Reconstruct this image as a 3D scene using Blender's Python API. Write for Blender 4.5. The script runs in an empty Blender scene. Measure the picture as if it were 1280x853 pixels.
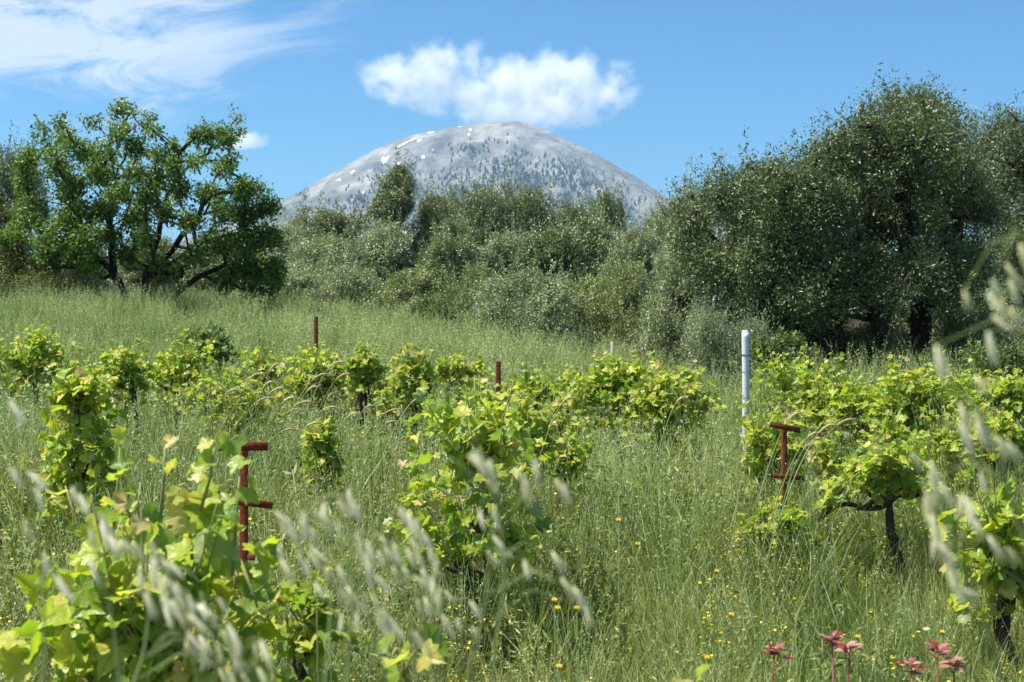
import bpy, math, random
import numpy as np

SC = bpy.context.scene
COL = SC.collection
R = math.radians
rng = np.random.default_rng(7)
random.seed(7)

# ------------------------------------------------------------------ camera
EYE = 1.60                       # eye height above the ground it stands on
FPX = 1778.0                     # focal length in photo pixels (50 mm on 36 mm)
cam_d = bpy.data.cameras.new('camera')
cam = bpy.data.objects.new('camera', cam_d)
COL.objects.link(cam)
cam.location = (0, 0, EYE)
cam.rotation_euler = (R(90), 0, 0)
cam_d.lens = 50.0
cam_d.sensor_width = 36.0
cam_d.shift_y = -26.5 / 1280.0   # horizon at y = 400 of 853
cam_d.clip_start = 0.05
cam_d.clip_end = 40000
cam_d.dof.use_dof = True
cam_d.dof.focus_distance = 10.0
cam_d.dof.aperture_fstop = 8.0
SC.camera = cam

# ------------------------------------------------------------------ light
SUN_EL, SUN_AZ = 64.0, -98.0    # azimuth from +Y (forward), negative = left; behind the camera on the left
w = bpy.data.worlds.new('World')
SC.world = w
w.use_nodes = True
nt = w.node_tree
nt.nodes.clear()
def N(tree, typ, **kw):
    n = tree.nodes.new(typ)
    for k, v in kw.items():
        if k.startswith('i_'):
            n.inputs[k[2:].replace('_', ' ')].default_value = v
        else:
            setattr(n, k, v)
    return n
def L(tree, a, b):
    tree.links.new(a, b)
def M(tree, op, a, b=None, c=None, clamp=False):
    n = tree.nodes.new('ShaderNodeMath'); n.operation = op; n.use_clamp = clamp
    for i, x in enumerate((a, b, c)):
        if x is None: continue
        if isinstance(x, (int, float)): n.inputs[i].default_value = x
        else: tree.links.new(x, n.inputs[i])
    return n.outputs[0]
def mixc(tree, f, a, b, blend='MIX'):
    n = tree.nodes.new('ShaderNodeMix'); n.data_type = 'RGBA'; n.blend_type = blend
    for s, x in (('Factor', f), ('A', a), ('B', b)):
        k = {'Factor': 0, 'A': 6, 'B': 7}[s]
        if isinstance(x, (int, float)): n.inputs[k].default_value = x
        elif isinstance(x, tuple): n.inputs[k].default_value = (*x, 1) if len(x) == 3 else x
        else: tree.links.new(x, n.inputs[k])
    return n.outputs[2]
def mrange(tree, v, a, b, c=0., d=1., smooth=False):
    n = tree.nodes.new('ShaderNodeMapRange')
    if smooth: n.interpolation_type = 'SMOOTHSTEP'
    tree.links.new(v, n.inputs[0])
    for i, x in enumerate((a, b, c, d)): n.inputs[i + 1].default_value = x
    return n.outputs[0]

out = N(nt, 'ShaderNodeOutputWorld')
bg = N(nt, 'ShaderNodeBackground'); bg.inputs[1].default_value = 0.05
sky = N(nt, 'ShaderNodeTexSky', sky_type='NISHITA', sun_disc=False)
sky.sun_elevation = R(SUN_EL); sky.sun_rotation = R(SUN_AZ)
sky.altitude = 300; sky.air_density = 1.0; sky.dust_density = 0.6; sky.ozone_density = 2.5
tc = N(nt, 'ShaderNodeTexCoord')
sep = N(nt, 'ShaderNodeSeparateXYZ'); L(nt, tc.outputs['Generated'], sep.inputs[0])
az = M(nt, 'ARCTAN2', sep.outputs[0], sep.outputs[1])
el = M(nt, 'ARCSINE', sep.outputs[2])
# thin high cirrus over the upper left of the sky
cmb = N(nt, 'ShaderNodeCombineXYZ')
L(nt, M(nt, 'ADD', M(nt, 'MULTIPLY', az, 9.0), M(nt, 'MULTIPLY', el, -6.0)), cmb.inputs[0])
L(nt, M(nt, 'ADD', M(nt, 'MULTIPLY', el, 30.0), M(nt, 'MULTIPLY', az, -3.0)), cmb.inputs[1])
n1 = N(nt, 'ShaderNodeTexNoise'); n1.inputs['Scale'].default_value = 1.0; n1.inputs['Detail'].default_value = 11; n1.inputs['Roughness'].default_value = 0.68; n1.inputs['Distortion'].default_value = 0.7
L(nt, cmb.outputs[0], n1.inputs['Vector'])
n2 = N(nt, 'ShaderNodeTexNoise'); n2.inputs['Scale'].default_value = 7.0; n2.inputs['Detail'].default_value = 3
L(nt, tc.outputs['Generated'], n2.inputs['Vector'])
# region: left of about -5 deg, above about 7 deg, both edges loose
lef = mrange(nt, M(nt, 'ADD', M(nt, 'ADD', az, M(nt, 'MULTIPLY', el, -0.9)), M(nt, 'MULTIPLY', n2.outputs[0], 0.12)), -0.19, -0.36, 0, 1, True)
upp = mrange(nt, M(nt, 'ADD', el, M(nt, 'MULTIPLY', n2.outputs[0], 0.03)), 0.118, 0.185, 0, 1, True)
reg = M(nt, 'MULTIPLY', lef, upp)
cir = mrange(nt, M(nt, 'ADD', n1.outputs[0], M(nt, 'MULTIPLY', reg, 0.22)), 0.54, 0.76, 0, 1, True)
cirm = M(nt, 'MULTIPLY', cir, M(nt, 'MULTIPLY', reg, 0.92))
# faint wisps elsewhere
wis = M(nt, 'MULTIPLY', mrange(nt, n1.outputs[0], 0.60, 0.85, 0, 0.30, True), mrange(nt, el, 0.06, 0.16, 0, 1, True))
cl = M(nt, 'MAXIMUM', cirm, wis)
tint = mixc(nt, 1.0, sky.outputs[0], (0.54, 1.06, 1.42), 'MULTIPLY')
skyc = mixc(nt, cl, tint, (8.0, 8.9, 10.2))
L(nt, skyc, bg.inputs[0]); L(nt, bg.outputs[0], out.inputs[0])

sun_d = bpy.data.lights.new('sun', 'SUN')
sun_d.energy = 5.0; sun_d.angle = R(0.53); sun_d.color = (1.0, 0.955, 0.88)
sun = bpy.data.objects.new('sun', sun_d); COL.objects.link(sun)
sun.rotation_euler = (R(90 - SUN_EL), 0, R(180 - SUN_AZ))
sun.location = (-20, -10, 40)

SC.view_settings.view_transform = 'Standard'
SC.view_settings.look = 'None'
SC.view_settings.exposure = 1.0
SC.view_settings.gamma = 1.0
SC.render.engine = 'CYCLES'
SC.cycles.max_bounces = 7
SC.cycles.diffuse_bounces = 3
SC.cycles.glossy_bounces = 2
SC.cycles.transmission_bounces = 4
SC.cycles.volume_bounces = 2
SC.cycles.transparent_max_bounces = 6
SC.cycles.use_denoising = True

# ------------------------------------------------------------------ helpers
def at(px, py, d):
    """world point seen at photo pixel (px,py) at forward distance d"""
    return np.array(((px - 640) / FPX * d, d, EYE + (400 - py) / FPX * d))

def sstep(a, b, x):
    t = np.clip((x - a) / (b - a), 0, 1)
    return t * t * (3 - 2 * t)

_gr = np.random.default_rng(3)
_lat = _gr.random((64, 64))
def vnoise(x, y):
    x = np.asarray(x, float); y = np.asarray(y, float)
    xi = np.floor(x).astype(int); yi = np.floor(y).astype(int)
    fx = x - xi; fy = y - yi
    fx = fx * fx * (3 - 2 * fx); fy = fy * fy * (3 - 2 * fy)
    g = lambda a, b: _lat[a % 64, b % 64]
    return (g(xi, yi) * (1 - fx) + g(xi + 1, yi) * fx) * (1 - fy) + (g(xi, yi + 1) * (1 - fx) + g(xi + 1, yi + 1) * fx) * fy
def fbm(x, y, o=5, rough=.5):
    s = 0; a = 1; t = 0
    for i in range(o):
        s = s + a * vnoise(x * 2**i + 17.3 * i, y * 2**i + 5.1 * i); t += a; a *= rough
    return s / t

def ground_z(x, y):
    x = np.asarray(x, float); y = np.asarray(y, float)
    left = sstep(5.0, -9.0, x - (y - 20) * 0.05)
    rise = 0.10 * sstep(9, 22, y) + (0.18 + 1.25 * left) * sstep(9, 34, y) + 1.2 * sstep(40, 90, y)
    z = rise + 0.08 * (fbm(x * .35 + 40, y * .35 + 40, 3) - .5)
    far = sstep(90, 900, y) * 6 * (fbm(x * .003 + 9, y * .003 + 9, 3))
    return z + far

def linkobj(o, parent=None):
    COL.objects.link(o)
    if parent is not None: o.parent = parent
    return o
def tag(o, label=None, cat=None, group=None, kind=None):
    if label: o['label'] = label
    if cat: o['category'] = cat
    if group: o['group'] = group
    if kind: o['kind'] = kind
    return o
def empty(name, loc, label, cat, group=None):
    o = bpy.data.objects.new(name, None)
    o.empty_display_size = .1
    linkobj(o); o.location = tuple(loc)
    return tag(o, label, cat, group)

class Buf:
    """collects numpy geometry, then becomes one mesh"""
    def __init__(s): s.v = []; s.f = {3: [], 4: []}; s.m = {3: [], 4: []}; s.n = 0
    def add(s, V, F, mat=0):
        V = np.asarray(V, float).reshape(-1, 3); F = np.asarray(F, int)
        s.v.append(V); k = F.shape[1]
        s.f[k].append(F + s.n); s.m[k].append(np.full(len(F), mat) if np.isscalar(mat) else mat)
        s.n += len(V)
    def scatter(s, V, F, P, A, mat=0):
        """V (n,3) template, A (k,3,3) matrices, P (k,3) positions"""
        W = np.einsum('kij,nj->kni', A, V) + P[:, None, :]
        k, n = W.shape[:2]
        FF = (F[None] + (np.arange(k) * n)[:, None, None]).reshape(-1, F.shape[1])
        s.add(W.reshape(-1, 3), FF, mat)
    def tube(s, pts, rad, sides=6, mat=0, wob=0.0):
        pts = np.asarray(pts, float); n = len(pts)
        rad = np.broadcast_to(np.asarray(rad, float), (n,))
        t = np.gradient(pts, axis=0); t /= np.linalg.norm(t, axis=1)[:, None] + 1e-9
        ref = np.array([0, 0, 1.]) if abs(t[0, 2]) < .9 else np.array([1., 0, 0])
        V = []
        a = np.cross(t[0], ref); a /= np.linalg.norm(a)
        ang = np.linspace(0, 2 * np.pi, sides, endpoint=False)
        for i in range(n):
            a = a - t[i] * a.dot(t[i]); a /= np.linalg.norm(a) + 1e-9
            b = np.cross(t[i], a)
            r = rad[i] * (1 + wob * rng.normal(size=sides))
            V.append(pts[i] + (np.cos(ang) * r)[:, None] * a + (np.sin(ang) * r)[:, None] * b)
        V = np.concatenate(V)
        F = []
        for i in range(n - 1):
            for j in range(sides):
                k = (j + 1) % sides
                F.append((i * sides + j, i * sides + k, (i + 1) * sides + k, (i + 1) * sides + j))
        s.add(V, F, mat)
        # close the ends
        V2 = np.array([pts[0], pts[-1]]); base = s.n - len(V)
        s.v.append(V2); a0, a1 = s.n, s.n + 1; s.n += 2
        C = [(a0, base + (j + 1) % sides, base + j) for j in range(sides)] + [(a1, base + (n - 1) * sides + j, base + (n - 1) * sides + (j + 1) % sides) for j in range(sides)]
        s.f[3].append(np.array(C)); s.m[3].append(np.full(len(C), mat))
    def mesh(s, name, mats, smooth=False):
        me = bpy.data.meshes.new(name)
        V = np.concatenate(s.v).astype(np.float32)
        me.vertices.add(len(V)); me.vertices.foreach_set('co', V.ravel())
        loops = []; starts = []; tot = 0; mi = []
        for k in (3, 4):
            if s.f[k]:
                F = np.concatenate(s.f[k]); loops.append(F.ravel())
                starts.append(tot + np.arange(len(F)) * k); tot += F.size
                mi.append(np.concatenate(s.m[k]))
        loops = np.concatenate(loops); starts = np.concatenate(starts); mi = np.concatenate(mi)
        me.loops.add(len(loops)); me.loops.foreach_set('vertex_index', loops.astype(np.int32))
        me.polygons.add(len(starts)); me.polygons.foreach_set('loop_start', starts.astype(np.int32))
        me.polygons.foreach_set('material_index', mi.astype(np.int32))
        if smooth: me.polygons.foreach_set('use_smooth', np.ones(len(starts), bool))
        for m in mats: me.materials.append(m)
        me.update(calc_edges=True); me.validate()
        return me
    def obj(s, name, mats, parent=None, smooth=False):
        return linkobj(bpy.data.objects.new(name, s.mesh(name, mats if isinstance(mats, (list, tuple)) else [mats], smooth)), parent)

def frames(D, U=None, roll=None):
    """orthonormal frames (k,3,3) whose Y column follows D, Z column near U"""
    D = D / (np.linalg.norm(D, axis=1)[:, None] + 1e-9)
    if U is None: U = rng.normal(size=D.shape)
    X = np.cross(D, U); X /= np.linalg.norm(X, axis=1)[:, None] + 1e-9
    Z = np.cross(X, D)
    return np.stack([X, D, Z], axis=2)
def unit(n):
    v = rng.normal(size=(n, 3)); return v / np.linalg.norm(v, axis=1)[:, None]

# ------------------------------------------------------------------ materials
def newmat(name):
    m = bpy.data.materials.new(name); m.use_nodes = True
    t = m.node_tree; t.nodes.clear()
    o = t.nodes.new('ShaderNodeOutputMaterial')
    return m, t, o
def ramp(t, fac, stops):
    r = t.nodes.new('ShaderNodeValToRGB')
    e = r.color_ramp.elements
    while len(e) < len(stops): e.new(.5)
    for i, (p, c) in enumerate(stops):
        e[i].position = p; e[i].color = (*c, 1)
    L(t, fac, r.inputs[0]); return r.outputs[0]
def leafmat(name, stops, back=None, transl=.35, rough=.5, tcol=None, spec=.4, patch=None, tmul=1.4, bump=None):
    m, t, o = newmat(name)
    g = t.nodes.new('ShaderNodeNewGeometry'); oi = t.nodes.new('ShaderNodeObjectInfo')
    rnd = M(t, 'FRACT', M(t, 'ADD', g.outputs['Random Per Island'], M(t, 'MULTIPLY', oi.outputs['Random'], 7.31)))
    if patch:   # slow variation over the place
        nz = t.nodes.new('ShaderNodeTexNoise'); nz.inputs['Scale'].default_value = patch; nz.inputs['Detail'].default_value = 3
        L(t, g.outputs['Position'], nz.inputs['Vector'])
        rnd = M(t, 'ADD', M(t, 'MULTIPLY', rnd, .5), M(t, 'MULTIPLY', mrange(t, nz.outputs[0], .3, .7), .5))
    c = ramp(t, rnd, stops)
    cf = c
    if back: cf = mixc(t, g.outputs['Backfacing'], c, back)
    p = t.nodes.new('ShaderNodeBsdfPrincipled')
    p.inputs['Roughness'].default_value = rough; p.inputs['Specular IOR Level'].default_value = spec
    L(t, cf, p.inputs['Base Color'])
    if bump:
        nb = t.nodes.new('ShaderNodeTexNoise'); nb.inputs['Scale'].default_value = bump
        tcx = t.nodes.new('ShaderNodeTexCoord'); L(t, tcx.outputs['Object'], nb.inputs['Vector'])
        bn = t.nodes.new('ShaderNodeBump'); bn.inputs['Strength'].default_value = .5; bn.inputs['Distance'].default_value = .01
        L(t, nb.outputs[0], bn.inputs['Height']); L(t, bn.outputs[0], p.inputs['Normal'])
    tr = t.nodes.new('ShaderNodeBsdfTranslucent')
    tc_ = mixc(t, 1.0, c, tcol or (tmul, tmul * 1.1, tmul * .5), 'MULTIPLY')
    L(t, tc_, tr.inputs[0])
    mx = t.nodes.new('ShaderNodeMixShader'); mx.inputs[0].default_value = transl
    L(t, p.outputs[0], mx.inputs[1]); L(t, tr.outputs[0], mx.inputs[2]); L(t, mx.outputs[0], o.inputs[0])
    return m
def roughmat(name, c1, c2, scale=8., rough=.85, bump=.5, dist=.02, metal=0, c3=None, stretch=(1, 1, 1), spec=.3):
    m, t, o = newmat(name)
    tcn = t.nodes.new('ShaderNodeTexCoord'); mp = t.nodes.new('ShaderNodeMapping'); mp.inputs['Scale'].default_value = stretch
    L(t, tcn.outputs['Object'], mp.inputs[0])
    nz = t.nodes.new('ShaderNodeTexNoise'); nz.inputs['Scale'].default_value = scale; nz.inputs['Detail'].default_value = 7; nz.inputs['Roughness'].default_value = .65
    L(t, mp.outputs[0], nz.inputs['Vector'])
    st = [(.3, c1), (.65, c2)] + ([(.8, c3)] if c3 else [])
    c = ramp(t, nz.outputs[0], st)
    p = t.nodes.new('ShaderNodeBsdfPrincipled'); p.inputs['Roughness'].default_value = rough; p.inputs['Metallic'].default_value = metal
    p.inputs['Specular IOR Level'].default_value = spec
    L(t, c, p.inputs['Base Color'])
    b = t.nodes.new('ShaderNodeBump'); b.inputs['Strength'].default_value = bump; b.inputs['Distance'].default_value = dist
    L(t, nz.outputs[0], b.inputs['Height']); L(t, b.outputs[0], p.inputs['Normal'])
    L(t, p.outputs[0], o.inputs[0]); return m

MAT = {}
MAT['vine_leaf'] = leafmat('vine_leaf', [(0, (.13, .23, .022)), (.4, (.25, .34, .026)), (.75, (.37, .42, .032)), (.93, (.47, .45, .07)), (1, (.46, .33, .14))], back=(.30, .35, .16), transl=.42, rough=.42, spec=.45, tmul=1.5, bump=60)
VLN = [(0, (.13, .23, .022)), (.4, (.25, .34, .026)), (.75, (.37, .42, .032)), (.93, (.47, .45, .07)), (1, (.46, .33, .14))]
def add_veins(m):
    t = m.node_tree; tcx = t.nodes.new('ShaderNodeTexCoord'); sp = t.nodes.new('ShaderNodeSeparateXYZ'); L(t, tcx.outputs['Object'], sp.inputs[0])
    y = M(t, 'SUBTRACT', sp.outputs[1], .32); x = sp.outputs[0]
    ang = M(t, 'DIVIDE', M(t, 'ARCTAN2', x, y), R(46)); rr = M(t, 'SQRT', M(t, 'ADD', M(t, 'MULTIPLY', x, x), M(t, 'MULTIPLY', y, y)))
    f = M(t, 'MULTIPLY', M(t, 'ABSOLUTE', M(t, 'SUBTRACT', M(t, 'FRACT', M(t, 'ADD', ang, 10.5)), .5)), rr)
    side = M(t, 'ABSOLUTE', M(t, 'SUBTRACT', M(t, 'FRACT', M(t, 'MULTIPLY', M(t, 'SUBTRACT', rr, M(t, 'MULTIPLY', f, 1.2)), 7.)), .5))
    v = M(t, 'MAXIMUM', mrange(t, f, .022, .006), M(t, 'MULTIPLY', mrange(t, side, .09, .02), .45))
    for n in list(t.nodes):
        if n.type in ('BSDF_PRINCIPLED', 'BSDF_TRANSLUCENT'):
            s_ = n.inputs[0]; src = s_.links[0].from_socket
            L(t, mixc(t, M(t, 'MULTIPLY', v, .55), src, (.48, .54, .16)), s_)
        if n.type == 'BUMP':
            L(t, M(t, 'SUBTRACT', 1, v), n.inputs['Height']); n.inputs['Strength'].default_value = .6; n.inputs['Distance'].default_value = .004
    return m
MAT['vine_leaf_near'] = add_veins(leafmat('vine_leaf_near', VLN, back=(.30, .35, .16), transl=.42, rough=.42, spec=.45, tmul=1.5, bump=60))
MAT['vine_tip'] = leafmat('vine_tip', [(0, (.36, .42, .05)), (.6, (.44, .45, .09)), (1, (.50, .38, .18))], transl=.45, rough=.5)
MAT['shoot'] = roughmat('shoot', (.16, .22, .05), (.30, .26, .10), 20, .5, .2)
MAT['vine_wood'] = roughmat('vine_wood', (.018, .013, .010), (.075, .055, .042), 25, .95, 1.0, .02, c3=(.14, .12, .10), stretch=(1, 1, .25))
MAT['bark_dark'] = roughmat('bark_dark', (.012, .009, .007), (.050, .038, .028), 9, .95, 1.0, .04, c3=(.09, .075, .06), stretch=(1, 1, .3))
MAT['bark_grey'] = roughmat('bark_grey', (.04, .034, .028), (.12, .105, .085), 9, .95, 1.0, .04, stretch=(1, 1, .3))
MAT['olive_leaf'] = leafmat('olive_leaf', [(0, (0.0531, 0.0802, 0.026)), (.45, (0.118, 0.159, 0.0496)), (.8, (0.236, 0.283, 0.106)), (1, (0.378, 0.425, 0.201))], back=(0.281, 0.306, 0.204), transl=.15, rough=.38, spec=.5, patch=1.7)
MAT['olive_silver'] = leafmat('olive_silver', [(0, (0.0708, 0.1, 0.0354)), (.45, (0.177, 0.224, 0.0885)), (.8, (0.33, 0.389, 0.189)), (1, (0.496, 0.543, 0.33))], back=(0.356, 0.382, 0.281), transl=.15, rough=.38, spec=.5, patch=1.7)
MAT['olive_yellow'] = leafmat('olive_yellow', [(0, (0.0649, 0.0944, 0.026)), (.45, (0.153, 0.201, 0.0531)), (.8, (0.283, 0.33, 0.106)), (1, (0.401, 0.437, 0.165))], back=(0.255, 0.281, 0.144), transl=.15, rough=.4, spec=.5, patch=1.7)
MAT['big_leaf'] = leafmat('big_leaf', [(0, (.030, .050, .016)), (.45, (.075, .110, .032)), (.85, (.15, .19, .07)), (1, (.22, .26, .11))], back=(.17, .20, .12), transl=.2, rough=.42, spec=.45, patch=1.5)
MAT['left_leaf'] = leafmat('left_leaf', [(0, (.045, .090, .014)), (.5, (.085, .16, .022)), (.93, (.16, .24, .045)), (1, (.26, .20, .07))], back=(.13, .20, .06), transl=.34, rough=.42, spec=.35)
MAT['scrub_leaf'] = leafmat('scrub_leaf', [(0, (.05, .07, .012)), (.5, (.085, .11, .016)), (1, (.16, .15, .03))], transl=.25, rough=.45)
MAT['weed_green'] = leafmat('weed_green', [(0, (.07, .11, .03)), (1, (.16, .21, .07))], transl=.25, rough=.5, spec=.3)
MAT['grass_near'] = leafmat('grass_near', [(0, (.042, .078, .018)), (.3, (.115, .165, .040)), (.6, (.24, .285, .082)), (.8, (.37, .385, .15)), (.92, (.52, .48, .28)), (1, (.66, .57, .40))], transl=.32, rough=.45, spec=.35, patch=1.1, tmul=1.25)
MAT['grass_pale'] = leafmat('grass_pale', [(0, (.115, .175, .055)), (.45, (.26, .33, .125)), (.8, (.39, .44, .22)), (1, (.58, .56, .39))], transl=.30, rough=.5, spec=.3, patch=.5, tmul=1.2)
MAT['spikelet'] = leafmat('spikelet', [(0, (.60, .64, .36)), (.5, (.84, .83, .60)), (1, (.88, .81, .66))], transl=.45, rough=.45, spec=.5, tcol=(1.12, 1.1, .9))
MAT['awn'] = leafmat('awn', [(0, (.42, .34, .18)), (1, (.60, .54, .32))], transl=.35, rough=.5)
MAT['yellow'] = leafmat('yellow', [(0, (.70, .46, .010)), (1, (.80, .60, .03))], transl=.3, rough=.5, tmul=1.)
MAT['pinkred'] = leafmat('pinkred', [(0, (.16, .012, .018)), (.5, (.27, .035, .045)), (1, (.40, .14, .14))], transl=.3, rough=.45, tcol=(1.2, .8, .8))
MAT['brownpink'] = leafmat('brownpink', [(0, (.30, .13, .08)), (1, (.44, .26, .18))], transl=.3, rough=.5, tcol=(1.1, .9, .8))
MAT['rust'] = roughmat('rust', (.09, .018, .010), (.22, .050, .028), 45, .9, .7, .004, c3=(.34, .12, .05), spec=.1)
MAT['rust_brown'] = roughmat('rust_brown', (.06, .020, .010), (.17, .055, .026), 45, .9, .7, .004, c3=(.28, .13, .06), spec=.1)
MAT['whitepost'] = roughmat('whitepost', (.48, .52, .56), (.60, .64, .68), 6, .55, .15, .003, stretch=(1, 1, .4))
MAT['wire'] = roughmat('wire', (.05, .035, .03), (.16, .09, .05), 40, .7, .2)
MAT['dirt'] = roughmat('dirt', (.05, .045, .022), (.09, .10, .035), 1.2, .95, .6, .05)
MAT['snow'] = roughmat('snow', (.82, .84, .88), (.90, .92, .94), .05, .6, .1)
MAT['fir'] = leafmat('fir', [(0, (.012, .020, .012)), (1, (.025, .035, .02))], transl=.1, rough=.8, spec=.1)
MAT['wood_stick'] = roughmat('wood_stick', (.22, .20, .16), (.34, .31, .26), 14, .9, .5, .01, stretch=(1, 1, .2))

# ------------------------------------------------------------------ ground
def axis(near, far, step, n):
    a = np.arange(-near, near + step * .5, step)
    g = near + (far - near) * (np.linspace(0, 1, n + 1)[1:] ** 3)
    return np.concatenate([-g[::-1], a, g])
gx = axis(30, 7200, .5, 34)
gy = np.concatenate([-(3 + 7197 * (np.linspace(0, 1, 20)[1:] ** 3))[::-1], np.arange(-3, 70, .5), 70 + 7130 * (np.linspace(0, 1, 46)[1:] ** 3)])
X, Y = np.meshgrid(gx, gy)
Z = ground_z(X, Y)
b = Buf(); nx, ny = len(gx), len(gy)
idx = np.arange(nx * ny).reshape(ny, nx)
b.add(np.stack([X, Y, Z], -1).reshape(-1, 3), np.stack([idx[:-1, :-1], idx[:-1, 1:], idx[1:, 1:], idx[1:, :-1]], -1).reshape(-1, 4))
ground = b.obj('ground', MAT['dirt'], smooth=True); tag(ground, kind='structure')

# ------------------------------------------------------------------ mountain
MD = 5000.0
prof = np.array([(-900, 398), (-400, 392), (-100, 372), (60, 340), (180, 318), (270, 285), (344, 254), (380, 237), (421, 213), (467, 188), (496, 175.5), (520, 168), (545, 162.5), (570, 158.5), (595, 155.7), (620, 152.8), (645, 151.5), (661, 156), (690, 166), (719, 180), (744, 192), (769, 206.6), (798, 223), (827, 242), (845, 252), (900, 285), (960, 312), (1060, 345), (1200, 372), (1500, 390), (2200, 398)])
def ridge_h(px): return EYE + (400 - np.interp(px, prof[:, 0], prof[:, 1])) / FPX * MD
def mount_z(x, y):
    x = np.asarray(x, float); y = np.asarray(y, float)
    px = 640 + x / MD * FPX
    H = ridge_h(px)
    t = np.clip((MD - y) / 1900.0, -1, 1)
    tf = np.where(t > 0, t, -t * 1.1)
    tf = np.clip(tf, 0, 1)
    base = (1 - tf) ** 1.18
    # spurs and gullies running down the face
    ang = px * .021 + fbm(x * .0016 + 3, y * .0011 + 8, 3) * 2.6
    g = np.abs(2 * fbm(ang * 1.0 + 11, y * .0009 + 2, 5, .55) - 1)
    g2 = fbm(x * .011 + 30, y * .006 + 7, 5, .6) - .5
    amp = np.minimum(1, tf * 3.2) * (1 - tf) ** .7
    return H * base + (H / 700.) * (amp * 230 * (.30 - g) + (.05 + amp) * 60 * g2) - 3 * sstep(.97, 1, tf)
mx_ = np.linspace(-3600, 3900, 560)
my_ = np.concatenate([np.linspace(3050, 5000, 300), np.linspace(5015, 6700, 40)])
X, Y = np.meshgrid(mx_, my_); Z = mount_z(X, Y)
b = Buf(); nx, ny = len(mx_), len(my_)
idx = np.arange(nx * ny).reshape(ny, nx)
b.add(np.stack([X, Y, Z], -1).reshape(-1, 3), np.stack([idx[:-1, :-1], idx[:-1, 1:], idx[1:, 1:], idx[1:, :-1]], -1).reshape(-1, 4))
m, t, o = newmat('mountain_rock')
g = t.nodes.new('ShaderNodeNewGeometry')
def noise(vecscale, scale, detail=6, rough=.6, dist=0.):
    mp = t.nodes.new('ShaderNodeMapping'); mp.inputs['Scale'].default_value = vecscale
    L(t, g.outputs['Position'], mp.inputs[0])
    nz = t.nodes.new('ShaderNodeTexNoise'); nz.inputs['Scale'].default_value = scale; nz.inputs['Detail'].default_value = detail
    nz.inputs['Roughness'].default_value = rough; nz.inputs['Distortion'].default_value = dist
    L(t, mp.outputs[0], nz.inputs['Vector']); return nz.outputs[0]
rock = ramp(t, noise((1, .6, 1.6), .006, 9, .62, .4), [(.30, (.11, .11, .105)), (.48, (.21, .205, .19)), (.66, (.40, .39, .355))])
fine = noise((1, .5, 1), .05, 8, .75)
rock = mixc(t, mrange(t, fine, .42, .62, 0, .20), rock, (.10, .10, .09))
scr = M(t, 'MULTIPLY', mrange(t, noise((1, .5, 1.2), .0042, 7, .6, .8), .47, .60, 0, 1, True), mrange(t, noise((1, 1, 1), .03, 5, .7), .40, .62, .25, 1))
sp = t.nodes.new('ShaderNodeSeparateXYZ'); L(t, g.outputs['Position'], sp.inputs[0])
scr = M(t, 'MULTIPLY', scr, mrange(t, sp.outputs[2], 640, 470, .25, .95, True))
cloud_shade = M(t, 'MULTIPLY', mrange(t, noise((.8, .35, 1.0), .0030, 5, .55, 1.2), .50, .62, 0, .55, True), mrange(t, noise((1, .6, 1), .02, 6, .7), .35, .6, .5, 1))  # large soft dark patches: cloud shadow painted into the mountain colour
rock = mixc(t, cloud_shade, rock, (.085, .095, .085))
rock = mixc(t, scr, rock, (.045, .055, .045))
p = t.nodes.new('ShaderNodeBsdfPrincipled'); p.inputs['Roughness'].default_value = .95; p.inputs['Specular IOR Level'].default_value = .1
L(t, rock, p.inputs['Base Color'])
bm_ = t.nodes.new('ShaderNodeBump'); bm_.inputs['Strength'].default_value = .9; bm_.inputs['Distance'].default_value = 22
L(t, noise((1, .6, 1), .03, 8, .7), bm_.inputs['Height']); L(t, bm_.outputs[0], p.inputs['Normal'])
L(t, p.outputs[0], o.inputs[0])
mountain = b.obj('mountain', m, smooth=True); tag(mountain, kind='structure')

def on_mountain(px, py):
    u = (px - 640) / FPX; v = (400 - py) / FPX
    ys = np.linspace(3300, 4998, 500)
    d = mount_z(u * ys, ys) - (EYE + v * ys)
    k = np.argmax(d > 0)
    if d[k] <= 0: return None
    y0 = ys[max(k - 1, 0)]; y1 = ys[k]
    d0 = d[max(k - 1, 0)]; f = 0 if k == 0 else -d0 / (d[k] - d0 + 1e-9)
    yy = y0 + (y1 - y0) * f
    return np.array((u * yy, yy, EYE + v * yy))
snow = [(538, 166.5, 6, 2, 10), (516, 175, 7, 1.6, 25), (524, 176, 4, 3, 30), (506, 180, 6, 1.6, 30), (499, 183.5, 4, 1.5, 30), (481.5, 200, 7.5, 5.5, 35), (516, 200, 5, 6, 0),
        (497, 205.5, 3.5, 3, 0), (529, 197, 2.6, 3.2, 20), (441, 215.5, 4.2, 2.2, 30), (423.6, 225.8, 3.2, 2, 10), (504, 213, 2.5, 2.6, 0), (475, 229.5, 2.2, 1.6, 0),
        (455, 241.5, 2.4, 2.2, 0), (588, 163, 1.8, 2.6, 0), (575, 158.8, 3.5, .9, 0), (586, 169, 1.6, 2, 0), (541, 188, 1.6, 1.3, 0)]
first = True
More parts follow.
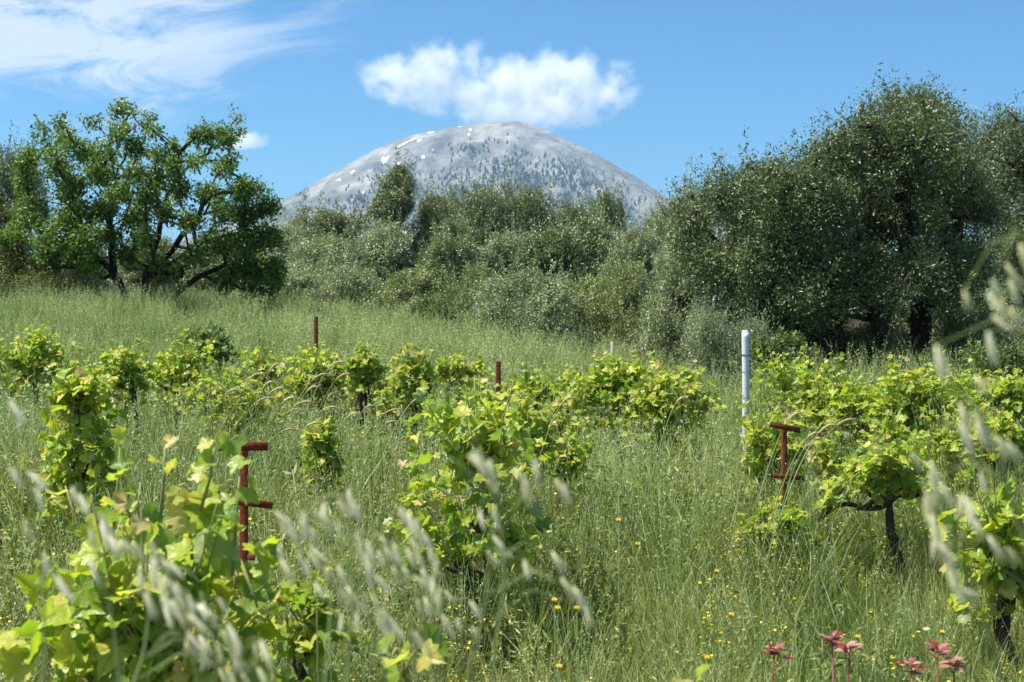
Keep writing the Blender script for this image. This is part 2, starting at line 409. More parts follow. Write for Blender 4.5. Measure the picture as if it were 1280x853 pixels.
for (px, py, rx, ry, rot) in snow:
    V = [];
    ca, sa = math.cos(R(rot)), math.sin(R(rot))
    c = on_mountain(px, py)
    if c is None: continue
    nn = 16
    pts = [c]
    ph = random.random() * 6
    for i in range(nn):
        a = i / nn * 2 * math.pi
        r = 1 + .22 * math.sin(a * 3 + ph) + .14 * math.sin(a * 5 + ph * 2) + random.uniform(-.12, .12)
        dx, dy = .75 * math.cos(a) * rx * r, .6 * math.sin(a) * ry * r
        q = on_mountain(px + dx * ca + dy * sa, py - dx * sa + dy * ca)
        if q is None or q[1] > c[1] + 260: q = on_mountain(px + .8 * (dx * ca + dy * sa), py + 1) if on_mountain(px + .8 * (dx * ca + dy * sa), py + 1) is not None else c
        pts.append(q if q is not None else c)
    pts = np.array(pts); pts += np.array((0, -3.0, 1.2))
    b = Buf(); b.add(pts - c, [(0, i + 1, (i + 1) % nn + 1) for i in range(nn)])
    ob = b.obj('snow_patch', MAT['snow'], mountain); ob.location = tuple(c)

# firs scattered over the face: 290 as trees of their own, the rest one mass
def fir_geo(h=1.):
    V = []; F = []
    for (z0, z1, r) in ((0.10, .55, .30), (.35, .80, .22), (.6, 1.0, .14)):
        n = 6; k = len(V)
        for i in range(n):
            a = i / n * 2 * math.pi + z0 * 5
            V.append((r * math.cos(a) * random.uniform(.8, 1.2), r * math.sin(a) * random.uniform(.8, 1.2), z0 + random.uniform(-.04, .04)))
        V.append((random.uniform(-.03, .03), 0, z1))
        for i in range(n): F.append((k + i, k + (i + 1) % n, k + n))
    for i in range(4):
        pass
    return np.array(V) * h, np.array(F)
clusters = [(620, 215, 38, 16, 46), (650, 235, 45, 14, 46), (600, 235, 30, 18, 34), (590, 190, 22, 10, 20), (700, 220, 30, 16, 50), (690, 205, 16, 10, 10), (730, 232, 28, 12, 40), (560, 225, 45, 22, 50),
            (530, 250, 40, 14, 40), (640, 200, 20, 14, 24), (720, 215, 22, 12, 20), (430, 262, 22, 10, 18), (450, 248, 14, 5, 16), (500, 240, 30, 22, 26), (610, 255, 60, 12, 40), (700, 250, 60, 12, 50), (760, 262, 40, 12, 40),
            (400, 262, 30, 14, 12), (780, 245, 30, 16, 16), (380, 252, 14, 10, 5), (590, 180, 40, 8, 12), (460, 225, 40, 20, 12), (655, 222, 22, 30, 40)]
pts = []
for (cx, cy, sx, sy, n) in clusters:
    for _ in range(int(n * 1.9)):
        px, py = random.gauss(cx, sx * .5), random.gauss(cy, sy * .55)
        if not (346 < px < 840) or py > 290: continue
        if py < np.interp(px, prof[:, 0], prof[:, 1]) + 12: continue
        q = on_mountain(px, py)
        if q is not None: pts.append((q, random.uniform(.6, 1.3)))
firm = []
for k in range(3):
    V, F = fir_geo(); bb = Buf(); bb.add(V, F)
    firm.append(bb.mesh('fir_tree', [MAT['fir']]))
for i, (q, s) in enumerate(pts[:290]):
    f = bpy.data.objects.new('fir_tree', firm[i % 3]); linkobj(f)
    f.location = tuple(q - np.array((0, 0, 2.))); f.scale = (s * 14, s * 14, s * 16); f.rotation_euler = (0, 0, random.random() * 6)
    tag(f, 'tiny dark conifer, one of many dotted over the bare grey mountain face', 'tree', 'firs dotted over the mountain face')
b = Buf(); V, F = fir_geo()
rest = pts[290:]
P = np.array([q for q, s in rest]) - np.array((0, 0, 2.)); S = np.array([s * 14 for q, s in rest])
b.scatter(V, F, P, np.eye(3)[None] * S[:, None, None])
ob = b.obj('distant_firs', MAT['fir']); tag(ob, 'remaining tiny firs and scrub specks on the mountain face', 'trees', kind='stuff')

# ------------------------------------------------------------------ clouds (real volumes above and behind the summit)
def cloud(label, d, blobs, density, seed, depth):
    """blobs in photo pixels (px,py,rx,ry)"""
    ctr = at(np.mean([q[0] for q in blobs]), np.mean([q[1] for q in blobs]), d)
    import bmesh
    bm = bmesh.new()
    m, t, o = newmat('cloud_vapour')
    tcn = t.nodes.new('ShaderNodeTexCoord')
    pos = tcn.outputs['Object']
    nz = t.nodes.new('ShaderNodeTexNoise'); nz.inputs['Scale'].default_value = 1 / 105.; nz.inputs['Detail'].default_value = 9; nz.inputs['Roughness'].default_value = .58
    mp = t.nodes.new('ShaderNodeMapping'); mp.inputs['Location'].default_value = (seed, seed * 2, 0); L(t, pos, mp.inputs[0]); L(t, mp.outputs[0], nz.inputs['Vector'])
    field = None
    for (px, py, rx, ry) in blobs:
        c = at(px, py, d) - ctr
        a, e = rx * 1.10 / FPX * d, ry * 1.14 / FPX * d
        dp = max(a, e) * depth if depth < 5 else a
        ret = bmesh.ops.create_icosphere(bm, subdivisions=2, radius=1.0)
        for v in ret['verts']:
            v.co = (c[0] + v.co.x * a * 1.12, c[1] + v.co.y * dp * 1.12, c[2] + v.co.z * e * 1.12)
        s1 = t.nodes.new('ShaderNodeVectorMath'); s1.operation = 'SUBTRACT'; L(t, pos, s1.inputs[0]); s1.inputs[1].default_value = tuple(c)
        s2 = t.nodes.new('ShaderNodeVectorMath'); s2.operation = 'MULTIPLY'; L(t, s1.outputs[0], s2.inputs[0]); s2.inputs[1].default_value = (1 / a, 1 / dp, 1 / e)
        s3 = t.nodes.new('ShaderNodeVectorMath'); s3.operation = 'LENGTH'; L(t, s2.outputs[0], s3.inputs[0])
        f = M(t, 'SUBTRACT', 1.0, s3.outputs['Value'])
        field = f if field is None else M(t, 'MAXIMUM', field, f)
    fld = M(t, 'ADD', field, M(t, 'MULTIPLY', M(t, 'SUBTRACT', nz.outputs[0], .5), 5.2))
    dens = mrange(t, fld, .10, 1.0, 0, density * 1.5, True)
    dens = M(t, 'MULTIPLY', dens, mrange(t, field, 0, .35, 0, 1, True))
    v = t.nodes.new('ShaderNodeVolumePrincipled'); v.inputs['Color'].default_value = (1, 1, 1, 1); v.inputs['Anisotropy'].default_value = .25
    L(t, dens, v.inputs['Density']); L(t, v.outputs[0], o.inputs['Volume'])
    me = bpy.data.meshes.new('cloud'); bm.to_mesh(me); bm.free(); me.materials.append(m)
    ob = bpy.data.objects.new('cloud', me); linkobj(ob); ob.location = tuple(ctr)
    rm = ob.modifiers.new('remesh', 'REMESH'); rm.mode = 'VOXEL'; rm.voxel_size = 18 * d / 5400
    tag(ob, label, 'cloud')
    return ob
cloud('large white cumulus cloud floating just above the mountain summit', 5450, [(500, 95, 60, 34), (545, 88, 55, 40), (565, 120, 60, 30), (590, 95, 50, 45), (640, 110, 75, 44), (700, 95, 62, 42), (735, 118, 62, 36), (775, 100, 34, 28), (660, 134, 120, 30), (520, 115, 50, 26), (600, 132, 60, 26)], .0058, 0., .9)
cloud('small faint white cloud puff right of the left tree top', 5600, [(308, 176, 26, 12), (322, 175, 16, 12), (288, 182, 20, 8)], .010, 400., 1.0)

# haze: even air round camera and land, sky and clouds outside
b = Buf()
x0, x1, y0, y1, z0, z1 = -7600, 7600, -7600, 7600, -3.0, 735.0
V = [(x, y, z) for z in (z0, z1) for (x, y) in ((x0, y0), (x1, y0), (x1, y1), (x0, y1))]
b.add(V, [(3, 2, 1, 0), (4, 5, 6, 7), (0, 1, 5, 4), (1, 2, 6, 5), (2, 3, 7, 6), (3, 0, 4, 7)])
m, t, o = newmat('haze')
v = t.nodes.new('ShaderNodeVolumePrincipled'); v.inputs['Color'].default_value = (.42, .70, 1, 1); v.inputs['Density'].default_value = .00007; v.inputs['Anisotropy'].default_value = .3
L(t, v.outputs[0], o.inputs['Volume'])
haze = b.obj('haze', m); tag(haze, 'faint blue haze in the air towards the mountain', 'haze', kind='stuff')
haze.display_type = 'WIRE'

# ------------------------------------------------------------------ trees
def leaf_quad(l, wd, fold=.25):
    """folded lozenge leaf, 4 triangles as 2 quads... kept as two tris + two tris"""
    V = np.array([(0, 0, 0), (wd / 2, l * .5, fold * wd), (0, l, 0), (-wd / 2, l * .5, fold * wd)])
    return V, np.array([(0, 1, 2), (0, 2, 3)])

def grow(buf, limbs, targets, r0, sides=5, tip=.006, kpipe=2.3, minlimb=.0):
    """greedy tree skeleton: limbs = list of point lists (metres); targets = twig points. pipe-model radii"""
    P = []; par = []; low = []
    for li in limbs:
        base = None
        pts = [np.array(q, float) for q in li]
        # densify
        dense = [pts[0]]
        for a, c in zip(pts[:-1], pts[1:]):
            n = max(1, int(np.linalg.norm(c - a) / .22))
            for k in range(1, n + 1):
                q = a + (c - a) * k / n
                dense.append(q + rng.normal(size=3) * .018)
        # attach to nearest existing node if close
        if P:
            D = np.linalg.norm(np.array(P) - dense[0], axis=1); j = int(D.argmin())
            base = j if D[j] < .4 else -1
        else: base = -1
        for q in dense:
            P.append(q); par.append(base); base = len(P) - 1
    T = np.array(targets)
    root = P[0]
    order = np.argsort(np.linalg.norm(T - root, axis=1))
    arr = np.zeros((len(P) + len(T) * 14, 3)); n = len(P); arr[:n] = P
    dist = np.zeros(len(arr)); 
    ends = []
    for i in range(n):
        if par[i] >= 0: dist[i] = dist[par[i]] + np.linalg.norm(arr[i] - arr[par[i]])
    for k in order:
        q = T[k]
        D = np.linalg.norm(arr[:n] - q, axis=1) + dist[:n] * .12
        j = int(D.argmin()); a = arr[j].copy(); dl = np.linalg.norm(q - a)
        ns = min(12, max(1, int(dl / .22)))
        prev = j
        sag = rng.normal(size=3) * dl * .08 + np.array((0, 0, dl * .06))
        for s in range(1, ns + 1):
            f = s / ns
            x = a + (q - a) * f + sag * math.sin(math.pi * f) + (rng.normal(size=3) * .015 if s < ns else 0)
            arr[n] = x; par.append(prev); dist[n] = dist[prev] + dl / ns; prev = n; n += 1
        ends.append(n - 1)
    par = np.array(par[:n]); A = np.zeros(n)
    child = np.zeros(n, int)
    for i in range(n):
        if par[i] >= 0: child[par[i]] += 1
    for i in range(n - 1, -1, -1):
        if child[i] == 0: A[i] += tip ** kpipe
        if par[i] >= 0: A[par[i]] += A[i]
    rad = A ** (1 / kpipe)
    rad *= r0 / rad[0]
    rad = np.maximum(rad, tip)
    # tubes as chains following the thickest child
    kids = [[] for _ in range(n)]
    for i in range(n):
        if par[i] >= 0: kids[par[i]].append(i)
    stack = [i for i in range(n) if par[i] < 0]
    while stack:
        i = stack.pop(); chain = [i]
        if par[i] >= 0: chain = [par[i], i]
        c = i
        while kids[c]:
            ks = sorted(kids[c], key=lambda q: -rad[q]); stack += ks[1:]; c = ks[0]; chain.append(c)
        rr = rad[chain].copy()
        if par[i] >= 0: rr[0] = rr[1]
        if len(chain) > 1:
            sd = 9 if rr.max() > .06 else (5 if rr.max() > .02 else 3)
            buf.tube(arr[chain], rr, sd, wob=.05 if rr.max() > .05 else 0)
    return arr[:n], rad

def foliage(buf, C, out_dir, nleaf, spread, l, wd, droop=.0, upn=.4, var=.3, mats=1):
    """leaves round cluster centres C (k,3)"""
    k = len(C)
    idx = np.repeat(np.arange(k), nleaf)
    off = rng.normal(size=(len(idx), 3)) * spread
    P = C[idx] + off
    D = unit(len(idx)) + out_dir[idx] * .35 + np.array((0, 0, -droop))
    U = unit(len(idx)) + out_dir[idx] * .75 + np.array((0, 0, upn))
    A = frames(D, U)
    s = rng.normal(1, var, len(idx)).clip(.5, 1.6)
    V, F = leaf_quad(l, wd)
    buf.scatter(V, F, P, A * s[:, None, None])

def sample_blobs(blobs, n, shell=.35):
    """blobs (k,6): centre, radii -> points, outward dirs; even in volume, biased to the outside"""
    B = np.array(blobs, float)
    vol = (B[:, 3] * B[:, 4] * B[:, 5]) ** (2 / 3)
    pick = rng.choice(len(B), n, p=vol / vol.sum())
    u = unit(n); r = rng.random(n) ** shell
    P = B[pick, :3] + u * r[:, None] * B[pick, 3:]
    return P, u

# ---- variants of olive trees (unit-size crowns about 1 wide, 1 high; scaled per copy would distort leaves, so built per size class)
def olive_variant(kind, matname, H, W, nclu, nleaf, l, wd, trunk_h):
    blobs = []
    nb = 11 if kind != 'tall' else 9
    for i in range(nb):
        a = i * 2.4 + random.random(); rr = W * .5 * (random.random() ** .5) * (.62 if kind != 'tall' else .45)
        zc = trunk_h + (H - trunk_h) * (random.uniform(.18, .80) if kind != 'tall' else (.1 + .75 * i / nb))
        sh = 1 - .5 * max(0, (zc / H - .5)) * (1 if kind != 'tall' else 1.6)
        r = W * random.uniform(.15, .25) * sh
        blobs.append((rr * math.cos(a) * sh, rr * math.sin(a) * sh, zc, r, r, r * random.uniform(.8, 1.25)))
    top = (random.uniform(-.1, .1) * W, 0, H - W * .18, W * .2, W * .2, W * .2)
    blobs.append(top)
    if kind == 'bushy':
        for i in range(8):
            a = i * .8; blobs.append((W * .36 * math.cos(a), W * .36 * math.sin(a), H * .22, W * .19, W * .19, H * .22))
    C, U = sample_blobs(blobs, int(nclu * 1.35), .25)
    lump = fbm(C[:, 0] * 1.2 + 60, C[:, 2] * 1.2 + C[:, 1] * .9 + 60, 3); kp = np.argsort(-lump)[:nclu]; C = C[kp]; U = U[kp]; C += U * (lump[kp][:, None] - .5) * 1.0
    C[:, 2] = np.maximum(C[:, 2], .12)
    # wispy upright shoots poking out of the outline
    lf = Buf(); foliage(lf, C, U, nleaf, .085 * (W / 3.5) ** .5, l, wd, upn=.5)
    sel = rng.choice(nclu, nclu // 4)
    for j in range(1, 7):
        Q = C[sel] + U[sel] * .09 * j + np.array((0, 0, .055 * j)) + rng.normal(size=(len(sel), 3)) * .012
        foliage(lf, Q, U[sel], 4, .018, l, wd, upn=.2)
    wd_ = Buf()
    limbs = []
    for i in range(3):
        a = i * 2.1 + random.random()
        limbs.append([(.05 * math.cos(a), .05 * math.sin(a), -.2), (.12 * math.cos(a), .12 * math.sin(a), trunk_h * .5), (.22 * W * math.cos(a) * .6, .22 * W * math.sin(a) * .6, trunk_h + .3 * (H - trunk_h))])
    T = C[rng.choice(nclu, min(110, nclu), replace=False)] * np.array((.86, .86, .9))
    grow(wd_, limbs, T, .14 * H / 4, tip=.005)
    return lf.mesh('crown', [MAT[matname]]), wd_.mesh('trunk', [MAT['bark_grey']]), H, W

print('variants')
VAR = {
 'round': olive_variant('round', 'olive_leaf', 4.2, 4.0, 1150, 44, .105, .036, .8),
 'round2': olive_variant('round', 'olive_silver', 4.0, 4.2, 1150, 44, .105, .034, .7),
 'bushy': olive_variant('bushy', 'olive_silver', 3.2, 3.4, 1150, 46, .085, .029, .4),
 'bushy2': olive_variant('bushy', 'olive_yellow', 3.0, 3.4, 1150, 46, .085, .029, .4),
 'tall': olive_variant('tall', 'olive_leaf', 6.0, 3.0, 1000, 44, .105, .036, 1.4),
 'dark': olive_variant('round', 'olive_leaf', 4.4, 3.8, 1150, 44, .105, .036, 1.0),
}
def olive(var, px, ytop, ybase, wpx, d, label, group='olive trees of the grove behind the vineyard', cat='olive tree', rot=None):
    crown, trunk, H, W = VAR[var]
    x = (px - 640) / FPX * d
    gz = float(ground_z(x, d))
    ztop = EYE + (400 - ytop) / FPX * d
    h = ztop - gz; wid = wpx / FPX * d
    name = 'olive_tree' if cat == 'olive tree' else 'olive_bush'
    e = empty(name, (x, d, gz), label, cat, group)
    e.rotation_euler = (0, 0, random.random() * 6.28 if rot is None else rot)
    e.scale = (wid / W, wid / W, h / H)
    linkobj(bpy.data.objects.new('crown', crown), e); linkobj(bpy.data.objects.new('trunk', trunk), e)
    return e
OL = [  # var, px, ytop, ybase, width px, distance, label
 ('tall', 490, 206, 0, 84, 60, 'tall narrow dark olive rising above the grove in front of the mountain slope'),
 ('dark', 537, 250, 0, 92, 61, 'rounded dark olive just right of the tallest tree of the grove'),
 ('round', 607, 243, 0, 112, 60, 'rounded olive on the skyline directly below the mountain summit, left one of the pair'),
 ('dark', 662, 247, 0, 96, 62, 'olive on the skyline below the summit, right one of the pair'),
 ('round', 712, 262, 0, 110, 61, 'low olive on the skyline right of the pair below the summit'),
 ('dark', 768, 252, 0, 84, 58, 'rounded olive crown standing up before the mountain lower right slope'),
 ('round2', 822, 272, 0, 110, 60, 'olive crown before the foot of the mountain right slope'),
 ('round', 868, 252, 0, 110, 52, 'olive crown tucked behind the left shoulder of the big dark tree'),
 ('round', 408, 268, 0, 120, 60, 'broad olive on the skyline below the mountain left slope'),
 ('round2', 360, 288, 0, 100, 58, 'olive half hidden behind the right edge of the spreading green tree'),
 ('dark', 575, 282, 0, 90, 56, 'low dark olive in the dip between the skyline trees'),
 ('bushy', 405, 292, 0, 118, 45, 'silvery bushy olive in the middle rows right of the spreading green tree'),
 ('round2', 475, 290, 0, 128, 46, 'large silvery olive in the middle rows below the tall narrow one'),
 ('round', 556, 302, 0, 112, 45, 'olive in the middle of the grove with a lit left side'),
 ('round2', 622, 298, 0, 112, 46, 'grey-green olive in the middle rows right of the grove centre'),
 ('dark', 690, 292, 0, 124, 44, 'dark shaded olive in the middle rows left of the silver willowy one'),
 ('dark', 752, 282, 0, 120, 46, 'dark olive with grey branches behind the thin pale stick'),
 ('round2', 812, 298, 0, 120, 43, 'yellowish olive in the middle rows near the big dark tree'),
 ('bushy', 384, 335, 0, 110, 37, 'low grey olive bush at the right foot of the spreading green tree'),
 ('bushy', 448, 330, 0, 120, 35, 'rounded olive bush at the field edge behind the leftmost rusty stake'),
 ('bushy2', 520, 338, 0, 132, 33, 'yellow-green olive bush with brown twigs at the field edge'),
 ('bushy2', 598, 330, 0, 84, 35, 'narrow dark-sided olive bush at the field edge beside the yellow-green one'),
 ('bushy', 655, 335, 0, 142, 30, 'wide olive bush bulging into the field behind the short rusty stake'),
 ('bushy2', 738, 345, 0, 120, 32, 'olive bush at the field edge left of the thin pale stick'),
 ('bushy2', 790, 330, 0, 110, 31, 'olive bush at the field edge right of the thin pale stick'),
 ('round2', 852, 308, 0, 118, 24, 'silvery willowy olive bush left of the white post'),
 ('bushy', 908, 352, 0, 110, 21.5, 'dark low olive bush right behind the white post'),
 ('round', 12, 200, 0, 100, 46, 'grey olive at the far left behind the spreading green tree'),
 ('dark', -60, 215, 0, 130, 44, 'olive cut off by the left edge of the picture'),
 ('round2', 100, 300, 0, 110, 45, 'grey olive seen through the left half of the spreading green tree'),
 ('dark', 200, 305, 0, 120, 46, 'dark olive seen through the trunk fork of the spreading green tree'),
 ('round', 285, 300, 0, 120, 45, 'olive seen under the right branches of the spreading green tree'),
 ('round', 1010, 330, 0, 110, 33, 'shaded olive behind the left half of the big dark tree'),
 ('round2', 1200, 300, 0, 120, 32, 'grey olive behind the trunk of the big dark tree on its right'),
 ('dark', 1330, 240, 0, 170, 31, 'olive beyond the right edge of the picture'),
 ('bushy', 940, 395, 0, 80, 19.5, 'low grey-green bush in the shade left under the big dark tree'),
 ('dark', 1060, 372, 0, 130, 24.5, 'dark undergrowth tree left behind the forked trunk of the huge tree'),
 ('dark', 1125, 380, 0, 110, 25, 'dark undergrowth tree exactly behind the forked trunk of the huge tree'),
 ('dark', 1195, 360, 0, 110, 25, 'dark undergrowth tree right behind the forked trunk of the huge tree'),
 ('dark', 985, 385, 0, 110, 23.5, 'dark undergrowth tree between the white post and the forked trunk'),
 ('bushy', 1080, 385, 0, 150, 27, 'dark bush seen between the forked trunks of the huge tree'),
 ('dark', 1150, 386, 0, 130, 26, 'dark green bush seen through the trunk fork of the huge tree'),
 ('bushy', 1290, 380, 0, 130, 26, 'low bush at the right edge behind the vines'),
 ('bushy', 890, 380, 0, 90, 19.5, 'low grey bush touching the left side of the white post'),
 ('bushy', 1215, 385, 0, 120, 24, 'low grey bush right of the big dark tree trunk'),
]
for a in OL:
    cat = 'olive bush' if 'bush ' in a[6] and a[0].startswith('bushy') else 'olive tree'
    olive(a[0], a[1], a[2], a[3], a[4], a[5], a[6], cat=cat)

# far wood beyond the grove, out to both sides
lf = Buf()
for i in range(70):
    x = random.uniform(-75, 75); y = random.uniform(66, 100); z = float(ground_z(x, y))
    u = x / y * FPX + 640
    cap = 1.6 + (400 - 300) / FPX * y - z
    hh = random.uniform(.8, 1.0) * cap
    bl = [(x + random.uniform(-2, 2), y + random.uniform(-2, 2), z + hh * random.uniform(.3, .7), random.uniform(1.5, 2.5), random.uniform(1.5, 2.5), hh * .35) for _ in range(6)]
    C, U = sample_blobs(bl, 170)
    foliage(lf, C, U, 9, .22, .17, .09)
o_ = lf.obj('far_wood', MAT['olive_leaf']); tag(o_, 'far olive wood closing the gaps behind the grove', 'wood', kind='stuff')

print('left tree')
# ---- spreading green tree on the left
LD = 32.0
cl_ = [(53, 167, 9), (77, 153, 8), (84, 172, 15), (116, 153, 12), (148, 137, 13), (162, 140, 9), (183, 153, 12), (194, 164, 8), (35, 193, 16), (70, 205, 22), (105, 188, 20), (123, 216, 24), (28, 227, 16), (88, 234, 25),
       (42, 269, 27), (91, 269, 27), (14, 300, 20), (63, 300, 27), (105, 297, 26), (127, 258, 22), (150, 165, 16), (169, 183, 16), (197, 191, 14), (218, 186, 13), (216, 206, 17), (260, 163, 14), (281, 167, 13), (299, 168, 9), (297, 146, 6),
       (246, 172, 12), (274, 175, 14), (246, 203, 15), (278, 209, 15), (288, 198, 11), (197, 223, 17), (225, 237, 17), (260, 243, 19), (302, 236, 17), (325, 237, 14), (334, 256, 15), (309, 267, 20), (281, 265, 20),
       (335, 297, 21), (309, 300, 24), (274, 300, 22), (323, 332, 20), (345, 335, 14), (302, 335, 20), (246, 318, 18), (222, 338, 14), (158, 318, 15), (63, 330, 22), (239, 276, 18), (169, 272, 20), (197, 325, 14), (316, 362, 15), (340, 355, 15), (281, 350, 16),
       (170, 215, 16), (185, 245, 18), (150, 240, 18), (205, 265, 18), (130, 190, 15), (180, 295, 16), (110, 330, 20), (85, 320, 16), (140, 295, 16), (20, 330, 15), (30, 210, 10), (60, 185, 10)]
blobs = []
cxp, cyp, Wp, Hp = 180, 250, 190, 130
for (px, py, r) in cl_:
    q = 1 - ((px - cxp) / Wp) ** 2 - ((py - cyp) / Hp) ** 2
    dep = 2.6 * math.sqrt(max(.06, q))
    for k in range(2 if r < 15 else 3):
        off = random.uniform(-1, 1) * dep if k else -dep * random.uniform(.3, .9)
        c = at(px + (random.uniform(-5, 5) if k else 0), py + (random.uniform(-5, 5) if k else 0), LD + off); rr = r / FPX * LD * (.90 if k == 0 else .74)
        blobs.append((*c, rr, rr, rr * .9))
C, U = sample_blobs(blobs, 3100, .5)
lf = Buf(); foliage(lf, C, U, 17, .08, .088, .042, droop=.35, upn=.9)
def LP(px, py, dd=0): return at(px, py, LD + dd)
gz = float(ground_z((185 - 640) / FPX * LD, LD))
limbs = [
 [np.array(((187 - 640) / FPX * LD, LD, gz - .3)), LP(185, 372), LP(184, 350), LP(190, 330), LP(198, 295), LP(203, 268), LP(210, 245), LP(222, 225), LP(232, 205)],
 [LP(190, 335), LP(212, 318), LP(226, 297, -.4), LP(246, 268, -.6), LP(262, 245, -.6)],
 [LP(198, 290), LP(203, 262, .3), LP(211, 241, .6), LP(232, 214, .6), LP(246, 200, .5)],
 [LP(188, 345), LP(208, 333, .4), LP(222, 322, .8), LP(246, 305, 1.2)],
 [LP(186, 348), LP(165, 337, .3), LP(150, 330, .5)],
]
limbs2 = [
 [np.array(((157 - 640) / FPX * LD, LD + .2, gz - .3)), LP(155, 372), LP(147, 352), LP(139, 336), LP(124, 322, .1), LP(108, 308, .2)],
 [LP(143, 345), LP(139, 315, -.2), LP(137, 290, -.2), LP(137, 265, -.3), LP(144, 225, -.3), LP(147, 210, -.3), LP(155, 200, -.2), LP(174, 191, -.1)],
 [LP(142, 225, -.3), LP(140, 190, -.3), LP(134, 172, -.4), LP(148, 160, -.4)],
 [LP(136, 345), LP(128, 350, .3), LP(118, 335, .4), LP(95, 318, .8)],
]
limbs3 = [[np.array(((208 - 640) / FPX * LD, LD - .4, gz - .3)), LP(213, 384, -.4), LP(222, 370, -.4), LP(235, 356, -.4), LP(252, 345, -.5), LP(270, 337, -.4), LP(283, 329, -.3)]]
e = empty('spreading_tree', (float((185 - 640) / FPX * LD), LD, gz), 'spreading green broadleaf tree with three dark trunks at the left', 'tree')
def child_of(obj_, e):
    obj_.parent = e; obj_.matrix_parent_inverse = e.matrix_world.inverted()
from mathutils import Matrix
def keep(o, e):
    o.parent = e; o.matrix_parent_inverse = Matrix.Translation(e.location).inverted()
T = C[rng.choice(len(C), 700, replace=False)]
xs = T[:, 0] / T[:, 1] * FPX + 640; ys = 400 - (T[:, 2] - EYE) / T[:, 1] * FPX
s3 = (xs > 260) & (ys > 300); s2 = (xs < 165) & ~s3; s1 = ~(s2 | s3)
for lim, sel, r0 in ((limbs, s1, .125), (limbs2, s2, .11), (limbs3, s3, .06)):
    wb = Buf(); grow(wb, lim, T[sel], r0, tip=.006)
    keep(wb.obj('trunk', MAT['bark_dark']), e)
keep(lf.obj('crown', MAT['left_leaf']), e)

print('big tree')
# ---- big dark tree on the right
def big_tree(D, bl, limbsets, label, n, r0, depth, cx, cy, W, H, lowcut):
    blobs = []
    for (px, py, rx, ry) in bl:
        q = 1 - ((px - cx) / W) ** 2 - ((py - cy) / H) ** 2
        dep = depth * math.sqrt(max(.08, q))
        for k in range(3):
            off = (-.75, 0.0, .8)[k] * dep * random.uniform(.7, 1.1)
            sc = (.86, .92, .82)[k]
            c = at(px + random.uniform(-9, 9) * (k != 1), py + random.uniform(-4, 10) * (k != 1), D + off); blobs.append((*c, rx / FPX * D * sc, min(rx, ry) / FPX * D * .8, ry / FPX * D * sc))
    C, U = sample_blobs(blobs, int(n * 1.22), .45)
    lump = fbm(C[:, 0] * 1.1 + 50, C[:, 2] * 1.1 + C[:, 1] * .8 + 50, 3); kp = np.argsort(-lump)[:n]; C = C[kp]; U = U[kp]; C += U * (lump[kp][:, None] - .5) * .5
    lf = Buf(); foliage(lf, C, U, 42, .10, .054, .022, upn=.5, droop=.1)
    sel = rng.choice(n, n // 5)
    for j in range(1, 6):
        Q = C[sel] + U[sel] * .075 * j + np.array((0, 0, .03 * j)) + rng.normal(size=(len(sel), 3)) * .012
        foliage(lf, Q, U[sel], 5, .02, .055, .021, upn=.2)
    px0, dd = limbsets[0][0][0], 0
    x = (px0 - 640) / FPX * D; gz = float(ground_z(x, D))
    e = empty('evergreen_tree', (x, D, gz), label, 'tree')
    L_ = []
    for li in limbsets:
        pts = [at(a, b_, D + c_) for (a, b_, c_) in li]
        L_.append(pts)
    L_[0] = [np.array((x, D, gz - .3))] + L_[0]
    lump = fbm(C[:, 0] * 1.3 + 50, C[:, 2] * 1.3 + C[:, 1] * .9 + 50, 3)
    T = C[rng.choice(n, 420, replace=False)]
    wb = Buf(); grow(wb, L_, T, r0, tip=.006)
    keep(wb.obj('trunk', MAT['bark_dark']), e); keep(lf.obj('crown', MAT['big_leaf']), e)
bl = [(1118, 142, 30, 34), (1150, 138, 30, 32), (1180, 160, 32, 42), (1140, 175, 40, 36), (1088, 172, 34, 42), (1055, 190, 34, 36), (1100, 205, 50, 46), (1185, 215, 52, 50), (1024, 205, 30, 34), (1000, 232, 34, 34), (965, 225, 26, 28), (935, 232, 28, 28), (902, 245, 28, 32),
      (872, 275, 28, 32), (930, 272, 40, 34), (980, 268, 44, 38), (1040, 250, 48, 44), (1095, 262, 60, 52), (1160, 275, 60, 56), (1030, 310, 60, 46), (1215, 330, 38, 48), (950, 325, 56, 46), (1005, 365, 54, 42), (935, 385, 42, 40), (888, 340, 36, 40), (1065, 340, 48, 42),
      (1000, 410, 52, 30), (1130, 335, 52, 38), (1225, 255, 34, 44), (1080, 325, 46, 34), (1098, 306, 34, 28), (1096, 290, 40, 24), (1205, 400, 36, 34), (1185, 360, 34, 30), (1075, 418, 34, 18), (1120, 428, 26, 12), (1225, 425, 40, 20), (1110, 365, 40, 26), (975, 428, 52, 24), (1040, 434, 34, 18), (860, 310, 22, 26), (905, 420, 30, 28)]
big_tree(22.0, bl, [[(1105, 440, 0), (1096, 405, 0), (1088, 380, 0), (1078, 340, 0), (1075, 290, .2)], [(1103, 436, 0), (1070, 424, -.1), (1040, 398, -.2), (1005, 360, -.3), (980, 330, -.3)],
                   [(1110, 450, 0), (1140, 445, .1), (1148, 415, .1), (1150, 390, .1), (1170, 362, .1), (1190, 310, .1), (1200, 260, .1)], [(1150, 388, .1), (1140, 340, -.2), (1130, 290, -.3), (1135, 230, -.3)]],
         'huge dark evergreen tree with forked trunk filling the right side', 5600, .30, 2.3, 1060, 290, 200, 190, 440)
bl = [(1245, 170, 45, 34), (1290, 190, 60, 45), (1260, 230, 60, 50), (1340, 220, 70, 60), (1300, 290, 70, 60), (1255, 320, 40, 50), (1380, 300, 60, 60), (1320, 370, 60, 50)]
